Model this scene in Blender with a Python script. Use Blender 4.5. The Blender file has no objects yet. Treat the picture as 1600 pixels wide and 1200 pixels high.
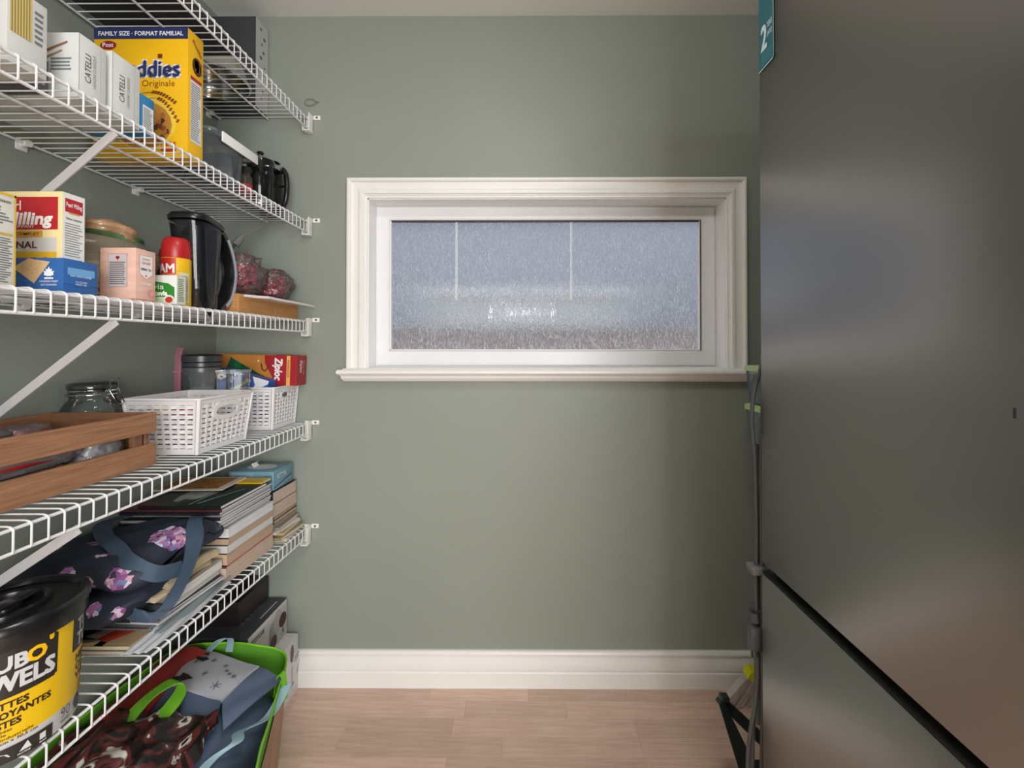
import bpy, bmesh, math, random
from mathutils import Vector, Matrix
random.seed(7)
PI = math.pi
SC = bpy.context.scene
COL = SC.collection
# ------------------------------------------------------------------ camera
cd = bpy.data.cameras.new('camera'); cam = bpy.data.objects.new('camera', cd); COL.objects.link(cam)
C = 1.207                                   # eye height
cam.location = (0, 0, C)
cam.rotation_euler = (math.radians(90.55), 0, math.radians(0.3))
cd.sensor_width = 36; cd.lens = 15.75; cd.shift_x = -0.01025; cd.shift_y = -0.0411; cd.clip_start = 0.02
SC.camera = cam
# ------------------------------------------------------------------ world, exposure
wd = bpy.data.worlds.new('overcast_sky'); SC.world = wd; wd.use_nodes = True
bgn = wd.node_tree.nodes['Background']; bgn.inputs[0].default_value = (0.93, 0.955, 1.0, 1); bgn.inputs[1].default_value = 1.7
SC.view_settings.view_transform = 'Standard'
try: SC.view_settings.look = 'None'
except Exception: pass
SC.view_settings.gamma = 1; SC.view_settings.use_curve_mapping = False
SC.view_settings.exposure = -0.22
LAMP = 34.0                                   # radiance of the ceiling lamp diffusers
ad_ = bpy.data.lights.new('hall_fill', 'AREA'); ad_.shape = 'RECTANGLE'; ad_.size = 2.4; ad_.size_y = 1.7; ad_.energy = 190; ad_.color = (.97, .98, 1.0)
al_ = bpy.data.objects.new('hall_fill', ad_); COL.objects.link(al_); al_.location = (.75, -2.5, 1.30); al_.rotation_euler = (math.radians(90), 0, math.radians(13))   # fill light added in the hall behind the camera to brighten the shelves
# ------------------------------------------------------------------ materials
def lin(h):
    h = h.lstrip('#'); r = []
    for i in (0, 2, 4):
        c = int(h[i:i+2], 16)/255
        r.append(c/12.92 if c <= .04045 else ((c+.055)/1.055)**2.4)
    return (r[0], r[1], r[2], 1)
_M = {}
def M(hexc, rough=.5, metal=0, name=None, var=0, vs=8, stretch=(1,1,1), bump=0, bs=60, bstretch=(1,1,1), spec=.5, coat=0):
    key = (hexc, rough, metal, var, vs, stretch, bump, bs, bstretch, spec, coat)
    if key in _M: return _M[key]
    m = bpy.data.materials.new(name or 'paint_'+hexc.strip('#')); m.use_nodes = True
    nt = m.node_tree; b = nt.nodes['Principled BSDF']; L = nt.links.new
    c = lin(hexc)
    b.inputs['Base Color'].default_value = c; b.inputs['Roughness'].default_value = rough
    b.inputs['Metallic'].default_value = metal; b.inputs['Specular IOR Level'].default_value = spec
    if coat: b.inputs['Coat Weight'].default_value = coat; b.inputs['Coat Roughness'].default_value = .1
    if var or bump:
        tc = nt.nodes.new('ShaderNodeTexCoord')
    if var:
        mp = nt.nodes.new('ShaderNodeMapping'); mp.inputs['Scale'].default_value = stretch
        n = nt.nodes.new('ShaderNodeTexNoise'); n.inputs['Scale'].default_value = vs; n.inputs['Detail'].default_value = 4
        cr = nt.nodes.new('ShaderNodeValToRGB')
        cr.color_ramp.elements[0].position = .3; cr.color_ramp.elements[1].position = .7
        cr.color_ramp.elements[0].color = tuple(x*(1-var) for x in c[:3])+(1,)
        cr.color_ramp.elements[1].color = tuple(min(1, x*(1+var)) for x in c[:3])+(1,)
        L(tc.outputs['Object'], mp.inputs[0]); L(mp.outputs[0], n.inputs['Vector']); L(n.outputs[0], cr.inputs[0]); L(cr.outputs[0], b.inputs['Base Color'])
    if bump:
        mp = nt.nodes.new('ShaderNodeMapping'); mp.inputs['Scale'].default_value = bstretch
        n = nt.nodes.new('ShaderNodeTexNoise'); n.inputs['Scale'].default_value = bs; n.inputs['Detail'].default_value = 3
        bp = nt.nodes.new('ShaderNodeBump'); bp.inputs['Strength'].default_value = bump; bp.inputs['Distance'].default_value = .002
        L(tc.outputs['Object'], mp.inputs[0]); L(mp.outputs[0], n.inputs['Vector']); L(n.outputs[0], bp.inputs['Height']); L(bp.outputs[0], b.inputs['Normal'])
    _M[key] = m; return m
def clear(hexc, alpha, rough=.05, name='clear_plastic', bump=0):
    """see-through plastic or glass: tinted transparency under a Fresnel gloss"""
    key = ('clear', hexc, alpha, rough, bump)
    if key in _M: return _M[key]
    m = bpy.data.materials.new(name); m.use_nodes = True; nt = m.node_tree; nt.nodes.clear(); L = nt.links.new
    o = nt.nodes.new('ShaderNodeOutputMaterial'); t = nt.nodes.new('ShaderNodeBsdfTransparent'); t.inputs[0].default_value = lin('#f4f7f6')
    d = nt.nodes.new('ShaderNodeBsdfDiffuse'); d.inputs[0].default_value = lin(hexc)
    g = nt.nodes.new('ShaderNodeBsdfGlossy'); g.inputs['Roughness'].default_value = rough
    f = nt.nodes.new('ShaderNodeFresnel'); f.inputs[0].default_value = 1.5
    m1 = nt.nodes.new('ShaderNodeMixShader'); m1.inputs[0].default_value = alpha; m2 = nt.nodes.new('ShaderNodeMixShader')
    L(t.outputs[0], m1.inputs[1]); L(d.outputs[0], m1.inputs[2]); L(f.outputs[0], m2.inputs[0]); L(m1.outputs[0], m2.inputs[1]); L(g.outputs[0], m2.inputs[2]); L(m2.outputs[0], o.inputs[0])
    if bump:
        tc = nt.nodes.new('ShaderNodeTexCoord'); n = nt.nodes.new('ShaderNodeTexNoise'); n.inputs['Scale'].default_value = 45
        bp = nt.nodes.new('ShaderNodeBump'); bp.inputs['Strength'].default_value = bump; bp.inputs['Distance'].default_value = .01
        L(tc.outputs['Object'], n.inputs['Vector']); L(n.outputs[0], bp.inputs['Height']); L(bp.outputs[0], g.inputs['Normal']); L(bp.outputs[0], f.inputs['Normal'])
    _M[key] = m; return m
def nodes_of(name):
    m = bpy.data.materials.new(name); m.use_nodes = True
    return m, m.node_tree, m.node_tree.nodes['Principled BSDF'], m.node_tree.links.new
# ------------------------------------------------------------------ mesh builder
class MB:
    def __init__(s): s.v = []; s.f = []; s.m = []; s.mats = []
    def mi(s, mat):
        if mat not in s.mats: s.mats.append(mat)
        return s.mats.index(mat)
    def add(s, vs, fs, mat):
        o = len(s.v); s.v += [tuple(p) for p in vs]; k = s.mi(mat)
        for f in fs: s.f.append([i+o for i in f]); s.m.append(k)
        return s
    def box(s, x0, x1, y0, y1, z0, z1, mat, bev=0):
        if bev:
            bm = bmesh.new(); bmesh.ops.create_cube(bm, size=1)
            for v in bm.verts: v.co = Vector((x0+(v.co.x+.5)*(x1-x0), y0+(v.co.y+.5)*(y1-y0), z0+(v.co.z+.5)*(z1-z0)))
            bmesh.ops.bevel(bm, geom=list(bm.edges), offset=bev, segments=2, affect='EDGES', profile=.5)
            bm.verts.index_update(); s.add([v.co[:] for v in bm.verts], [[v.index for v in f.verts] for f in bm.faces], mat); bm.free(); return s
        vs = [(x, y, z) for z in (z0, z1) for y in (y0, y1) for x in (x0, x1)]
        return s.add(vs, [(0,2,3,1),(4,5,7,6),(0,1,5,4),(2,6,7,3),(0,4,6,2),(1,3,7,5)], mat)
    def tube(s, pts, r, mat, n=6, cap=True, closed=False):
        pts = [Vector(p) for p in pts]; N = len(pts); vs = []; fs = []
        up = None
        for i, p in enumerate(pts):
            a = pts[i-1] if (i > 0 or closed) else p; b = pts[(i+1) % N] if (i < N-1 or closed) else p
            d = (b-a).normalized()
            if up is None: up = d.orthogonal().normalized()
            else:
                up = (up-d*up.dot(d)); up = up.normalized() if up.length > 1e-6 else d.orthogonal().normalized()
            q = d.cross(up); rr = r[i] if isinstance(r, (list, tuple)) else r
            for k in range(n):
                t = 2*PI*k/n; vs.append(p+up*(math.cos(t)*rr)+q*(math.sin(t)*rr))
        for i in range(N if closed else N-1):
            j = (i+1) % N
            for k in range(n): fs.append((i*n+k, i*n+(k+1) % n, j*n+(k+1) % n, j*n+k))
        if cap and not closed: fs.append(tuple(range(n))[::-1]); fs.append(tuple((N-1)*n+k for k in range(n)))
        return s.add(vs, fs, mat)
    def lathe(s, prof, mat, n=32, c=(0,0,0), sx=1, sy=1, a0=0, a1=2*PI):
        full = abs(a1-a0-2*PI) < 1e-6; K = n if full else n+1; vs = []; fs = []
        for (r, z) in prof:
            for k in range(K):
                t = a0+(a1-a0)*k/n; vs.append((c[0]+r*math.cos(t)*sx, c[1]+r*math.sin(t)*sy, c[2]+z))
        for i in range(len(prof)-1):
            for k in range(n):
                k2 = (k+1) % K; fs.append((i*K+k, i*K+k2, (i+1)*K+k2, (i+1)*K+k))
        return s.add(vs, fs, mat)
    def prism(s, poly, fa, fb, mat):
        """poly of (u,v); fa and fb map (u,v) to the two end faces"""
        n = len(poly); vs = [fa(*p) for p in poly]+[fb(*p) for p in poly]
        fs = [tuple(range(n))[::-1], tuple(range(n, 2*n))]+[(i, (i+1) % n, n+(i+1) % n, n+i) for i in range(n)]
        return s.add(vs, fs, mat)
    def grid(s, fn, nu, nv, mat, thick=0):
        P = [[Vector(fn(i/nu, j/nv)) for i in range(nu+1)] for j in range(nv+1)]
        vs = [P[j][i] for j in range(nv+1) for i in range(nu+1)]; W = nu+1
        fs = [(j*W+i, j*W+i+1, (j+1)*W+i+1, (j+1)*W+i) for j in range(nv) for i in range(nu)]
        if thick:
            T = []
            for j in range(nv+1):
                for i in range(nu+1):
                    a = P[j][min(i+1, nu)]-P[j][max(i-1, 0)]; b = P[min(j+1, nv)][i]-P[max(j-1, 0)][i]
                    nn = a.cross(b); nn = nn.normalized() if nn.length > 1e-9 else Vector((0,0,1)); T.append(P[j][i]-nn*thick)
            o = len(vs); vs += T; fs += [tuple(k+o for k in f[::-1]) for f in fs]
            bd = [i for i in range(W)]+[j*W+nu for j in range(1, nv+1)]+[nv*W+i for i in range(nu-1, -1, -1)]+[j*W for j in range(nv-1, 0, -1)]
            fs += [(bd[k], bd[(k+1) % len(bd)], bd[(k+1) % len(bd)]+o, bd[k]+o)[::-1] for k in range(len(bd))]
        return s.add(vs, fs, mat)
    def build(s, name, parent=None, org=(0,0,0), smooth=None, world=False):
        if parent is not None and world: org = tuple(parent.matrix_basis.translation)
        me = bpy.data.meshes.new(name)
        me.from_pydata([(x-org[0], y-org[1], z-org[2]) for x, y, z in s.v], [], s.f)
        for mt in s.mats: me.materials.append(mt)
        me.polygons.foreach_set('material_index', s.m)
        if smooth:
            me.polygons.foreach_set('use_smooth', [True]*len(me.polygons)); me.set_sharp_from_angle(angle=math.radians(smooth))
        me.update()
        o = bpy.data.objects.new(name, me); COL.objects.link(o)
        if parent is not None: o.parent = parent
        else: o.location = org
        return o
def thing(name, label, cat, loc, rz=0, group=None):
    o = bpy.data.objects.new(name, None); o.empty_display_size = .05; COL.objects.link(o)
    o.location = loc; o.rotation_euler = (0, 0, rz); o['label'] = label; o['category'] = cat
    if group: o['group'] = group
    return o
def tag(o, label, cat, group=None, kind=None):
    o['label'] = label; o['category'] = cat
    if group: o['group'] = group
    if kind: o['kind'] = kind
    return o
def struct(o): o['kind'] = 'structure'; return o
def spline(pts, n=6):
    pts = [Vector(p) for p in pts]; out = []
    for i in range(len(pts)-1):
        p0 = pts[max(i-1, 0)]; p1 = pts[i]; p2 = pts[i+1]; p3 = pts[min(i+2, len(pts)-1)]
        for k in range(n):
            t = k/n; out.append(.5*((2*p1)+(p2-p0)*t+(2*p0-5*p1+4*p2-p3)*t*t+(3*p1-p0-3*p2+p3)*t**3))
    out.append(pts[-1]); return out
def ribbon(mb, pts, wdir, w, th, mat, n=6):
    """flat band along a path; wdir is one width direction or one per point"""
    P = spline(pts, n)
    if isinstance(wdir, list): W = spline(wdir, n)
    else: W = [Vector(wdir)]*len(P)
    L = len(P)-1
    mb.grid(lambda u, v: P[round(u*L)]+W[round(u*L)].normalized()*w*(v-.5), L, 1, mat, thick=th)
# ------------------------------------------------------------------ flat print
_G = {}
def glyphs(s, bold=0, shear=0):
    bold = min(bold, .013)
    k = (s, bold, shear)
    if k not in _G:
        cu = bpy.data.curves.new('t', 'FONT'); cu.body = s; cu.size = 1; cu.offset = bold; cu.shear = shear; cu.resolution_u = 2
        ob = bpy.data.objects.new('t', cu); me = bpy.data.meshes.new_from_object(ob)
        _G[k] = ([tuple(v.co) for v in me.vertices], [tuple(p.vertices) for p in me.polygons])
        bpy.data.objects.remove(ob); bpy.data.curves.remove(cu); bpy.data.meshes.remove(me)
    return _G[k]
INK = {}
class Print:
    """ink on a surface: fmap(u, v, lift) gives the place of a point in metres"""
    def __init__(s, fmap, rough=.45): s.f = fmap; s.mb = MB(); s.rough = rough; s.lay = 0
    def poly(s, pts, col, layer=1):
        s.mb.add([s.f(u, v, layer*.00025) for u, v in pts], [tuple(range(len(pts)))], M(col, s.rough)); return s
    def rect(s, u0, v0, u1, v1, col, layer=1, n=1):
        for k in range(n):
            a = u0+(u1-u0)*k/n; b = u0+(u1-u0)*(k+1)/n
            s.poly([(a, v0), (b, v0), (b, v1), (a, v1)], col, layer)
        return s
    def disc(s, u, v, r, col, layer=1, ry=None, n=18, a0=0, a1=2*PI):
        ry = ry or r
        return s.poly([(u+r*math.cos(a0+(a1-a0)*k/n), v+ry*math.sin(a0+(a1-a0)*k/n)) for k in range(n)], col, layer)
    def line(s, pts, w, col, layer=2):
        for a, b in zip(pts, pts[1:]):
            d = Vector((b[0]-a[0], b[1]-a[1])); 
            if d.length < 1e-9: continue
            d.normalize(); q = (-d.y*w/2, d.x*w/2)
            s.poly([(a[0]-q[0], a[1]-q[1]), (b[0]-q[0], b[1]-q[1]), (b[0]+q[0], b[1]+q[1]), (a[0]+q[0], a[1]+q[1])], col, layer)
        return s
    def text(s, t, u, v, h, col, w=None, layer=3, bold=.012, shear=0, rot=0, al='l'):
        if bold >= .02:                      # heavy lettering: the same outline inked a few times, slightly apart
            e = h*(.03 if bold < .03 else .05)
            for k, (dx, dy) in enumerate(((e, 0), (-e, 0), (0, e), (0, -e), (e, e), (-e, -e), (e, -e), (-e, e))): s.text(t, u+dx, v+dy, h, col, w, layer-.09*(k+1), .0, shear, rot, al)
            bold = 0
        vs, fs = glyphs(t, bold, shear)
        if not vs: return s
        x0 = min(p[0] for p in vs); x1 = max(p[0] for p in vs); sy = h/.72; sx = (w/(x1-x0)) if w else sy
        W = (x1-x0)*sx; off = {'l': 0, 'c': -W/2, 'r': -W}[al]; c_, s_ = math.cos(rot), math.sin(rot); out = []
        for p in vs:
            a = (p[0]-x0)*sx+off; b = p[1]*sy; out.append(s.f(u+a*c_-b*s_, v+a*s_+b*c_, layer*.00025))
        s.mb.add(out, fs, M(col, s.rough)); return s
    def lines(s, u0, v0, u1, v1, n, col, layer=2, th=.45, seed=1, jitter=.3):
        R = random.Random(seed); dv = (v1-v0)/n
        for k in range(n):
            e = u1-(u1-u0)*jitter*R.random(); y = v1-(k+.5)*dv
            s.rect(u0, y-dv*th/2, e, y+dv*th/2, col, layer)
        return s
    def build(s, name, parent): 
        return s.mb.build(name, parent, world=True)
def faceX(x, y0, z0): return lambda u, v, n: (x+n+.0002, y0+u, z0+v)        # seen from the aisle, u runs away from the camera
def faceY(x0, y, z0): return lambda u, v, n: (x0+u, y-n-.0002, z0+v)        # faces the camera, u to the right
def faceZ(x0, y0, z): return lambda u, v, n: (x0+u, y0+v, z+n+.0002)        # top
def carton(name, label, x0, x1, y0, y1, z0, z1, col, cat='box', rough=.5, group=None, bev=.0012, flap=None, mat=None, var=.03):
    t = thing(name, label, cat, ((x0+x1)/2, (y0+y1)/2, z0), group=group)
    mt = mat or M(col, rough, var=var, vs=20)
    MB().box(x0, x1, y0, y1, z0, z1, mt, bev).build('carton_body', t, world=True, smooth=40)
    fc = M(flap or col, rough)
    MB().box(x0+.002, x1-.002, y0+.002, y0+(y1-y0)*.55, z1, z1+.0008, fc).build('flap', t, world=True)
    return t
# ------------------------------------------------------------------ room shell
WALL, WR, WB = -1.110, 1.25, 1.606
H = 2.40
wallm, nt, b, L = nodes_of('sage_wall_paint')
b.inputs['Roughness'].default_value = .42; b.inputs['Specular IOR Level'].default_value = .35
tc = nt.nodes.new('ShaderNodeTexCoord')
n1 = nt.nodes.new('ShaderNodeTexNoise'); n1.inputs['Scale'].default_value = 1.3; n1.inputs['Detail'].default_value = 5
cr = nt.nodes.new('ShaderNodeValToRGB'); cr.color_ramp.elements[0].position = .3; cr.color_ramp.elements[1].position = .7
cr.color_ramp.elements[0].color = lin('#8f968c'); cr.color_ramp.elements[1].color = lin('#959c92')
L(tc.outputs['Object'], n1.inputs['Vector']); L(n1.outputs[0], cr.inputs[0]); L(cr.outputs[0], b.inputs['Base Color'])
n2 = nt.nodes.new('ShaderNodeTexNoise'); n2.inputs['Scale'].default_value = 160
bp = nt.nodes.new('ShaderNodeBump'); bp.inputs['Strength'].default_value = .12; bp.inputs['Distance'].default_value = .001
L(tc.outputs['Object'], n2.inputs['Vector']); L(n2.outputs[0], bp.inputs['Height']); L(bp.outputs[0], b.inputs['Normal'])
TRIM = M('#f1f0ed', .35, var=.02, vs=5); WHITE = M('#f2f1ef', .35); VINYL = M('#eeeff1', .3)
CEIL = M('#efeeea', .8, bump=.2, bs=90)
OX0, OX1, OZ0, OZ1 = -.564, .720, C-.078, C+.531              # window opening
YB = -2.6
w = MB()
w.box(WALL-.1, OX0, WB, WB+.14, 0, H, wallm); w.box(OX1, WR+.1, WB, WB+.14, 0, H, wallm)
w.box(OX0, OX1, WB, WB+.14, 0, OZ0, wallm); w.box(OX0, OX1, WB, WB+.14, OZ1, H, wallm)
struct(w.build('wall_back'))
struct(MB().box(WALL-.1, WALL, -.9, WB, 0, H, wallm).build('wall_left'))
struct(MB().box(WR, WR+.1, -.9, WB, 0, H, wallm).build('wall_right'))
wm2 = M('#c9c5ba', .7)
w = MB(); w.box(WALL-.1, -.95, -1.0, -.9, 0, H, wallm); w.box(1.0, WR+.1, -1.0, -.9, 0, H, wallm); w.box(-.95, 1.0, -1.0, -.9, 2.1, H, wallm)
struct(w.build('wall_front'))
struct(MB().box(-2.6, 2.6, YB-.1, YB, 0, H, wm2).build('wall_hall'))
struct(MB().box(-2.7, -2.6, YB-.1, -.9, 0, H, wm2).build('wall_hall_left')); struct(MB().box(2.6, 2.7, YB-.1, -.9, 0, H, wm2).build('wall_hall_right'))
w = MB(); w.box(-2.6, WALL-.1, -1.0, -.9, 0, H, wm2); w.box(WR+.1, 2.6, -1.0, -.9, 0, H, wm2); struct(w.build('wall_hall_front'))
struct(MB().box(-2.7, 2.7, YB-.1, WB+.14, H, H+.1, CEIL).build('ceiling'))
# floor: a base and single laminate strips
fl, nt, b, L = nodes_of('pale_beech_laminate')
b.inputs['Roughness'].default_value = .38
tc = nt.nodes.new('ShaderNodeTexCoord'); mp = nt.nodes.new('ShaderNodeMapping'); mp.inputs['Scale'].default_value = (3, 40, 1)
oi = nt.nodes.new('ShaderNodeObjectInfo'); ad = nt.nodes.new('ShaderNodeVectorMath'); ad.operation = 'ADD'
n1 = nt.nodes.new('ShaderNodeTexNoise'); n1.inputs['Scale'].default_value = 2.2; n1.inputs['Detail'].default_value = 6; n1.inputs['Distortion'].default_value = .6
cr = nt.nodes.new('ShaderNodeValToRGB'); cr.color_ramp.elements[0].position = .32; cr.color_ramp.elements[1].position = .68
cr.color_ramp.elements[0].color = lin('#cdab98'); cr.color_ramp.elements[1].color = lin('#dfc2b1')
hs = nt.nodes.new('ShaderNodeHueSaturation'); mr = nt.nodes.new('ShaderNodeMapRange'); mr.inputs[3].default_value = .88; mr.inputs[4].default_value = 1.08
L(tc.outputs['Object'], mp.inputs[0]); L(mp.outputs[0], ad.inputs[0]); L(oi.outputs['Location'], ad.inputs[1]); L(ad.outputs[0], n1.inputs['Vector']); L(n1.outputs[0], cr.inputs[0])
L(oi.outputs['Random'], mr.inputs[0]); L(mr.outputs[0], hs.inputs['Value']); L(cr.outputs[0], hs.inputs['Color']); L(hs.outputs[0], b.inputs['Base Color'])
floor = struct(MB().box(-2.7, 2.7, YB-.1, WB+.14, -.1, -.004, fl).build('floor'))
cache = {}
y = WB-.001; row = 0
while y > .55:
    x = WALL+.001-random.random()*.0; first = random.choice((.12, .2, .27, .33))
    ln = first
    while x < WR-.002:
        ln = min(ln, WR-.001-x)
        key = round(ln, 3)
        if key not in cache:
            mb = MB(); mb.box(0, ln-.0003, -.0692, 0, -.004, 0, fl, .0004); cache[key] = mb.build('floor_strip', floor).data
            o = bpy.data.objects[-1] if False else [q for q in floor.children][-1]
        else:
            o = bpy.data.objects.new('floor_strip', cache[key]); COL.objects.link(o); o.parent = floor
        o.location = (x, y, 0)
        x += ln; ln = random.choice((.34, .42, .5, .58))
    y -= .07; row += 1
struct(MB().box(WALL, WR, -2.5, y, -.004, 0, fl).build('trim_1'))
# baseboard with a moulded profile (t = out of the wall, z)
BP = [(0,0),(.016,0),(.016,.052),(.0125,.055),(.0125,.058),(.0155,.062),(.0165,.070),(.014,.085),(.010,.100),(.0088,.108),(.0088,.1105),(.014,.1125),(.015,.119),(.012,.125),(.007,.128),(0,.128)]
struct(MB().prism(BP, lambda t, z: (WALL, WB-t, z), lambda t, z: (WR, WB-t, z), TRIM).build('baseboard_back', smooth=25))
struct(MB().prism(BP, lambda t, z: (WALL+t, WB-.0, z), lambda t, z: (WALL+t, -.9, z), TRIM).build('baseboard_left', smooth=25))
# window_1: opening lining, vinyl frame, pane, casing, sill
win = bpy.data.objects.new('window_1', None); COL.objects.link(win); win.location = ((OX0+OX1)/2, WB, OZ0); struct(win)
j = MB(); j.box(OX0, OX0+.004, WB-.004, WB+.085, OZ0, OZ1, WHITE); j.box(OX1-.004, OX1, WB-.004, WB+.085, OZ0, OZ1, WHITE); j.box(OX0, OX1, WB-.004, WB+.085, OZ1-.004, OZ1, WHITE)
j.build('jamb_lining', win, world=True)
GX0, GX1, GZ0, GZ1 = -.508, .660, C-.015, C+.474
FY = WB+.075
def mitre_frame(a0, a1, c0, c1, w_, prof, mat, y):
    """prof: (inset from outer edge 0..1, proud)"""
    out = []
    return out
def framebar(side, o, i, prof, mat, yb):
    """o=(x0,x1,z0,z1) outer, i inner. prof list of (s 0 outer..1 inner, proud)"""
    def pt(s, p, end):
        X0 = o[0]+(i[0]-o[0])*s; X1 = o[1]+(i[1]-o[1])*s; Z0 = o[2]+(i[2]-o[2])*s; Z1 = o[3]+(i[3]-o[3])*s
        q = {'l': [(X0, Z0), (X0, Z1)], 't': [(X0, Z1), (X1, Z1)], 'r': [(X1, Z1), (X1, Z0)], 'b': [(X1, Z0), (X0, Z0)]}[side][end]
        return (q[0], yb-p, q[1])
    n = len(prof); vs = [pt(s, p, 0) for s, p in prof]+[pt(s, p, 1) for s, p in prof]
    fs = [(k, k+1, n+k+1, n+k) for k in range(n-1)]+[tuple(range(n))[::-1], tuple(range(n, 2*n))]
    return MB().add(vs, fs, mat)
fp = [(0, -.03), (0, .0), (.10, .001), (.12, .006), (.9, .006), (.93, .003), (.96, .003), (1, -.012), (1, -.03)]
for sd in 'ltrb':
    framebar(sd, (OX0+.003, OX1-.003, OZ0, OZ1-.003), (GX0, GX1, GZ0, GZ1), fp, VINYL, FY+.006).build('frame_bar', win, world=True, smooth=20)
bead = M('#d9dde0', .3); dk = M('#3a3d3e', .5)
g = MB(); g.box(GX0-.001, GX0+.0035, FY+.004, FY+.018, GZ0, GZ1, WHITE); g.box(GX1-.0035, GX1+.001, FY+.004, FY+.018, GZ0, GZ1, WHITE); g.box(GX0, GX1, FY+.004, FY+.018, GZ0-.001, GZ0+.003, WHITE)
g.build('glazing_bead', win, world=True)
MB().box(GX0, GX1, FY+.006, FY+.016, GZ1-.004, GZ1+.001, dk).box(GX1-.0015, GX1+.001, FY, FY+.004, GZ0, GZ1, dk).build('glazing_gasket', win, world=True)
# casing: backband, cove and inner bead
cw = .084
casing = [(0,0),(0,.026),(.06,.028),(.13,.028),(.19,.024),(.20,.018),(.30,.0165),(.42,.016),(.55,.0165),(.62,.020),(.70,.021),(.80,.020),(.84,.015),(.87,.015),(.90,.012),(1,.011),(1,0)]
OUT = (OX0-.068, OX1+.064, OZ0, OZ1+.067); INN = (OX0, OX1, OZ0, OZ1)
for sd in 'ltr':
    framebar(sd, OUT, INN, casing, TRIM, WB).build('casing_board', win, world=True, smooth=25)
SP = [(0,0),(.03,0),(.034,-.004),(.052,-.004),(.057,-.009),(.0575,-.016),(.053,-.021),(.044,-.023),(.040,-.027),(.038,-.035),(.028,-.045),(.022,-.047),(0,-.047)]
# stool (sill board) and apron moulding with mitred returns
def sill(y_in, dz):
    mb = MB(); xs = (OUT[0], OUT[1])
    n = len(SP); vs = []
    for e, sg in ((0, -1), (1, 1)):
        for t, z in SP: vs.append((xs[e]+sg*(t*.5-.006), WB-t, OZ0+z))
    for e in (0, 1):
        for t, z in SP: vs.append((xs[e], WB, OZ0+z) if False else (vs[e*n+SP.index((t, z))][0], WB, OZ0+z))
    fs = [(k, k+1, n+k+1, n+k) for k in range(n-1)]
    fs += [(2*n+k, 2*n+k+1, k+1, k) for k in range(n-1)]+[(n+k, n+k+1, 3*n+k+1, 3*n+k) for k in range(n-1)]
    mb.add(vs, fs, TRIM); return mb
sill(0, 0).build('sill', win, world=True, smooth=22)
MB().box(OX0, OX1, WB-.001, FY+.004, OZ0-.012, OZ0+.0005, WHITE).build('sill_board', win, world=True)
# obscured pane
pg = bpy.data.materials.new('rain_textured_glass'); pg.use_nodes = True; nt = pg.node_tree; nt.nodes.clear(); L = nt.links.new
o_ = nt.nodes.new('ShaderNodeOutputMaterial'); tc = nt.nodes.new('ShaderNodeTexCoord'); mp = nt.nodes.new('ShaderNodeMapping'); mp.inputs['Scale'].default_value = (210, 1, 48)
n1 = nt.nodes.new('ShaderNodeTexNoise'); n1.inputs['Scale'].default_value = 1; n1.inputs['Detail'].default_value = 3; n1.inputs['Distortion'].default_value = 1.2
bp = nt.nodes.new('ShaderNodeBump'); bp.inputs['Strength'].default_value = 1; bp.inputs['Distance'].default_value = .006
L(tc.outputs['Object'], mp.inputs[0]); L(mp.outputs[0], n1.inputs['Vector']); L(n1.outputs[0], bp.inputs['Height'])
rf = nt.nodes.new('ShaderNodeBsdfRefraction'); rf.inputs['Roughness'].default_value = .10; rf.inputs['IOR'].default_value = 1.12; rf.inputs['Color'].default_value = lin('#e6ebf2')
tl = nt.nodes.new('ShaderNodeBsdfTranslucent'); tl.inputs[0].default_value = lin('#dfe5ee')
gl = nt.nodes.new('ShaderNodeBsdfGlossy'); gl.inputs['Roughness'].default_value = .12
fr = nt.nodes.new('ShaderNodeFresnel'); fr.inputs[0].default_value = 1.5
m1 = nt.nodes.new('ShaderNodeMixShader'); m1.inputs[0].default_value = .25; m2 = nt.nodes.new('ShaderNodeMixShader')
for q in (rf, tl, gl, fr): L(bp.outputs[0], q.inputs['Normal'])
mrg = nt.nodes.new('ShaderNodeMapRange'); mrg.inputs[1].default_value = .42; mrg.inputs[2].default_value = .68; mrg.inputs[3].default_value = .12; mrg.inputs[4].default_value = .85; L(n1.outputs[0], mrg.inputs[0]); L(mrg.outputs[0], m1.inputs[0]); L(rf.outputs[0], m1.inputs[1]); L(tl.outputs[0], m1.inputs[2]); L(fr.outputs[0], m2.inputs[0]); L(m1.outputs[0], m2.inputs[1]); L(gl.outputs[0], m2.inputs[2]); L(m2.outputs[0], o_.inputs[0])
MB().add([(GX0, FY+.012, GZ0), (GX1, FY+.012, GZ0), (GX1, FY+.012, GZ1), (GX0, FY+.012, GZ1)], [(0,1,2,3)], pg).build('pane', win, world=True)
for X in (-.262, .172):
    MB().box(X, X+.003, FY+.0095, FY+.0112, GZ0+.19, GZ1, WHITE).box(X+.0055, X+.0068, FY+.0095, FY+.0112, GZ0+.19, GZ1, WHITE).build('glazing_strip', win, world=True)
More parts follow.
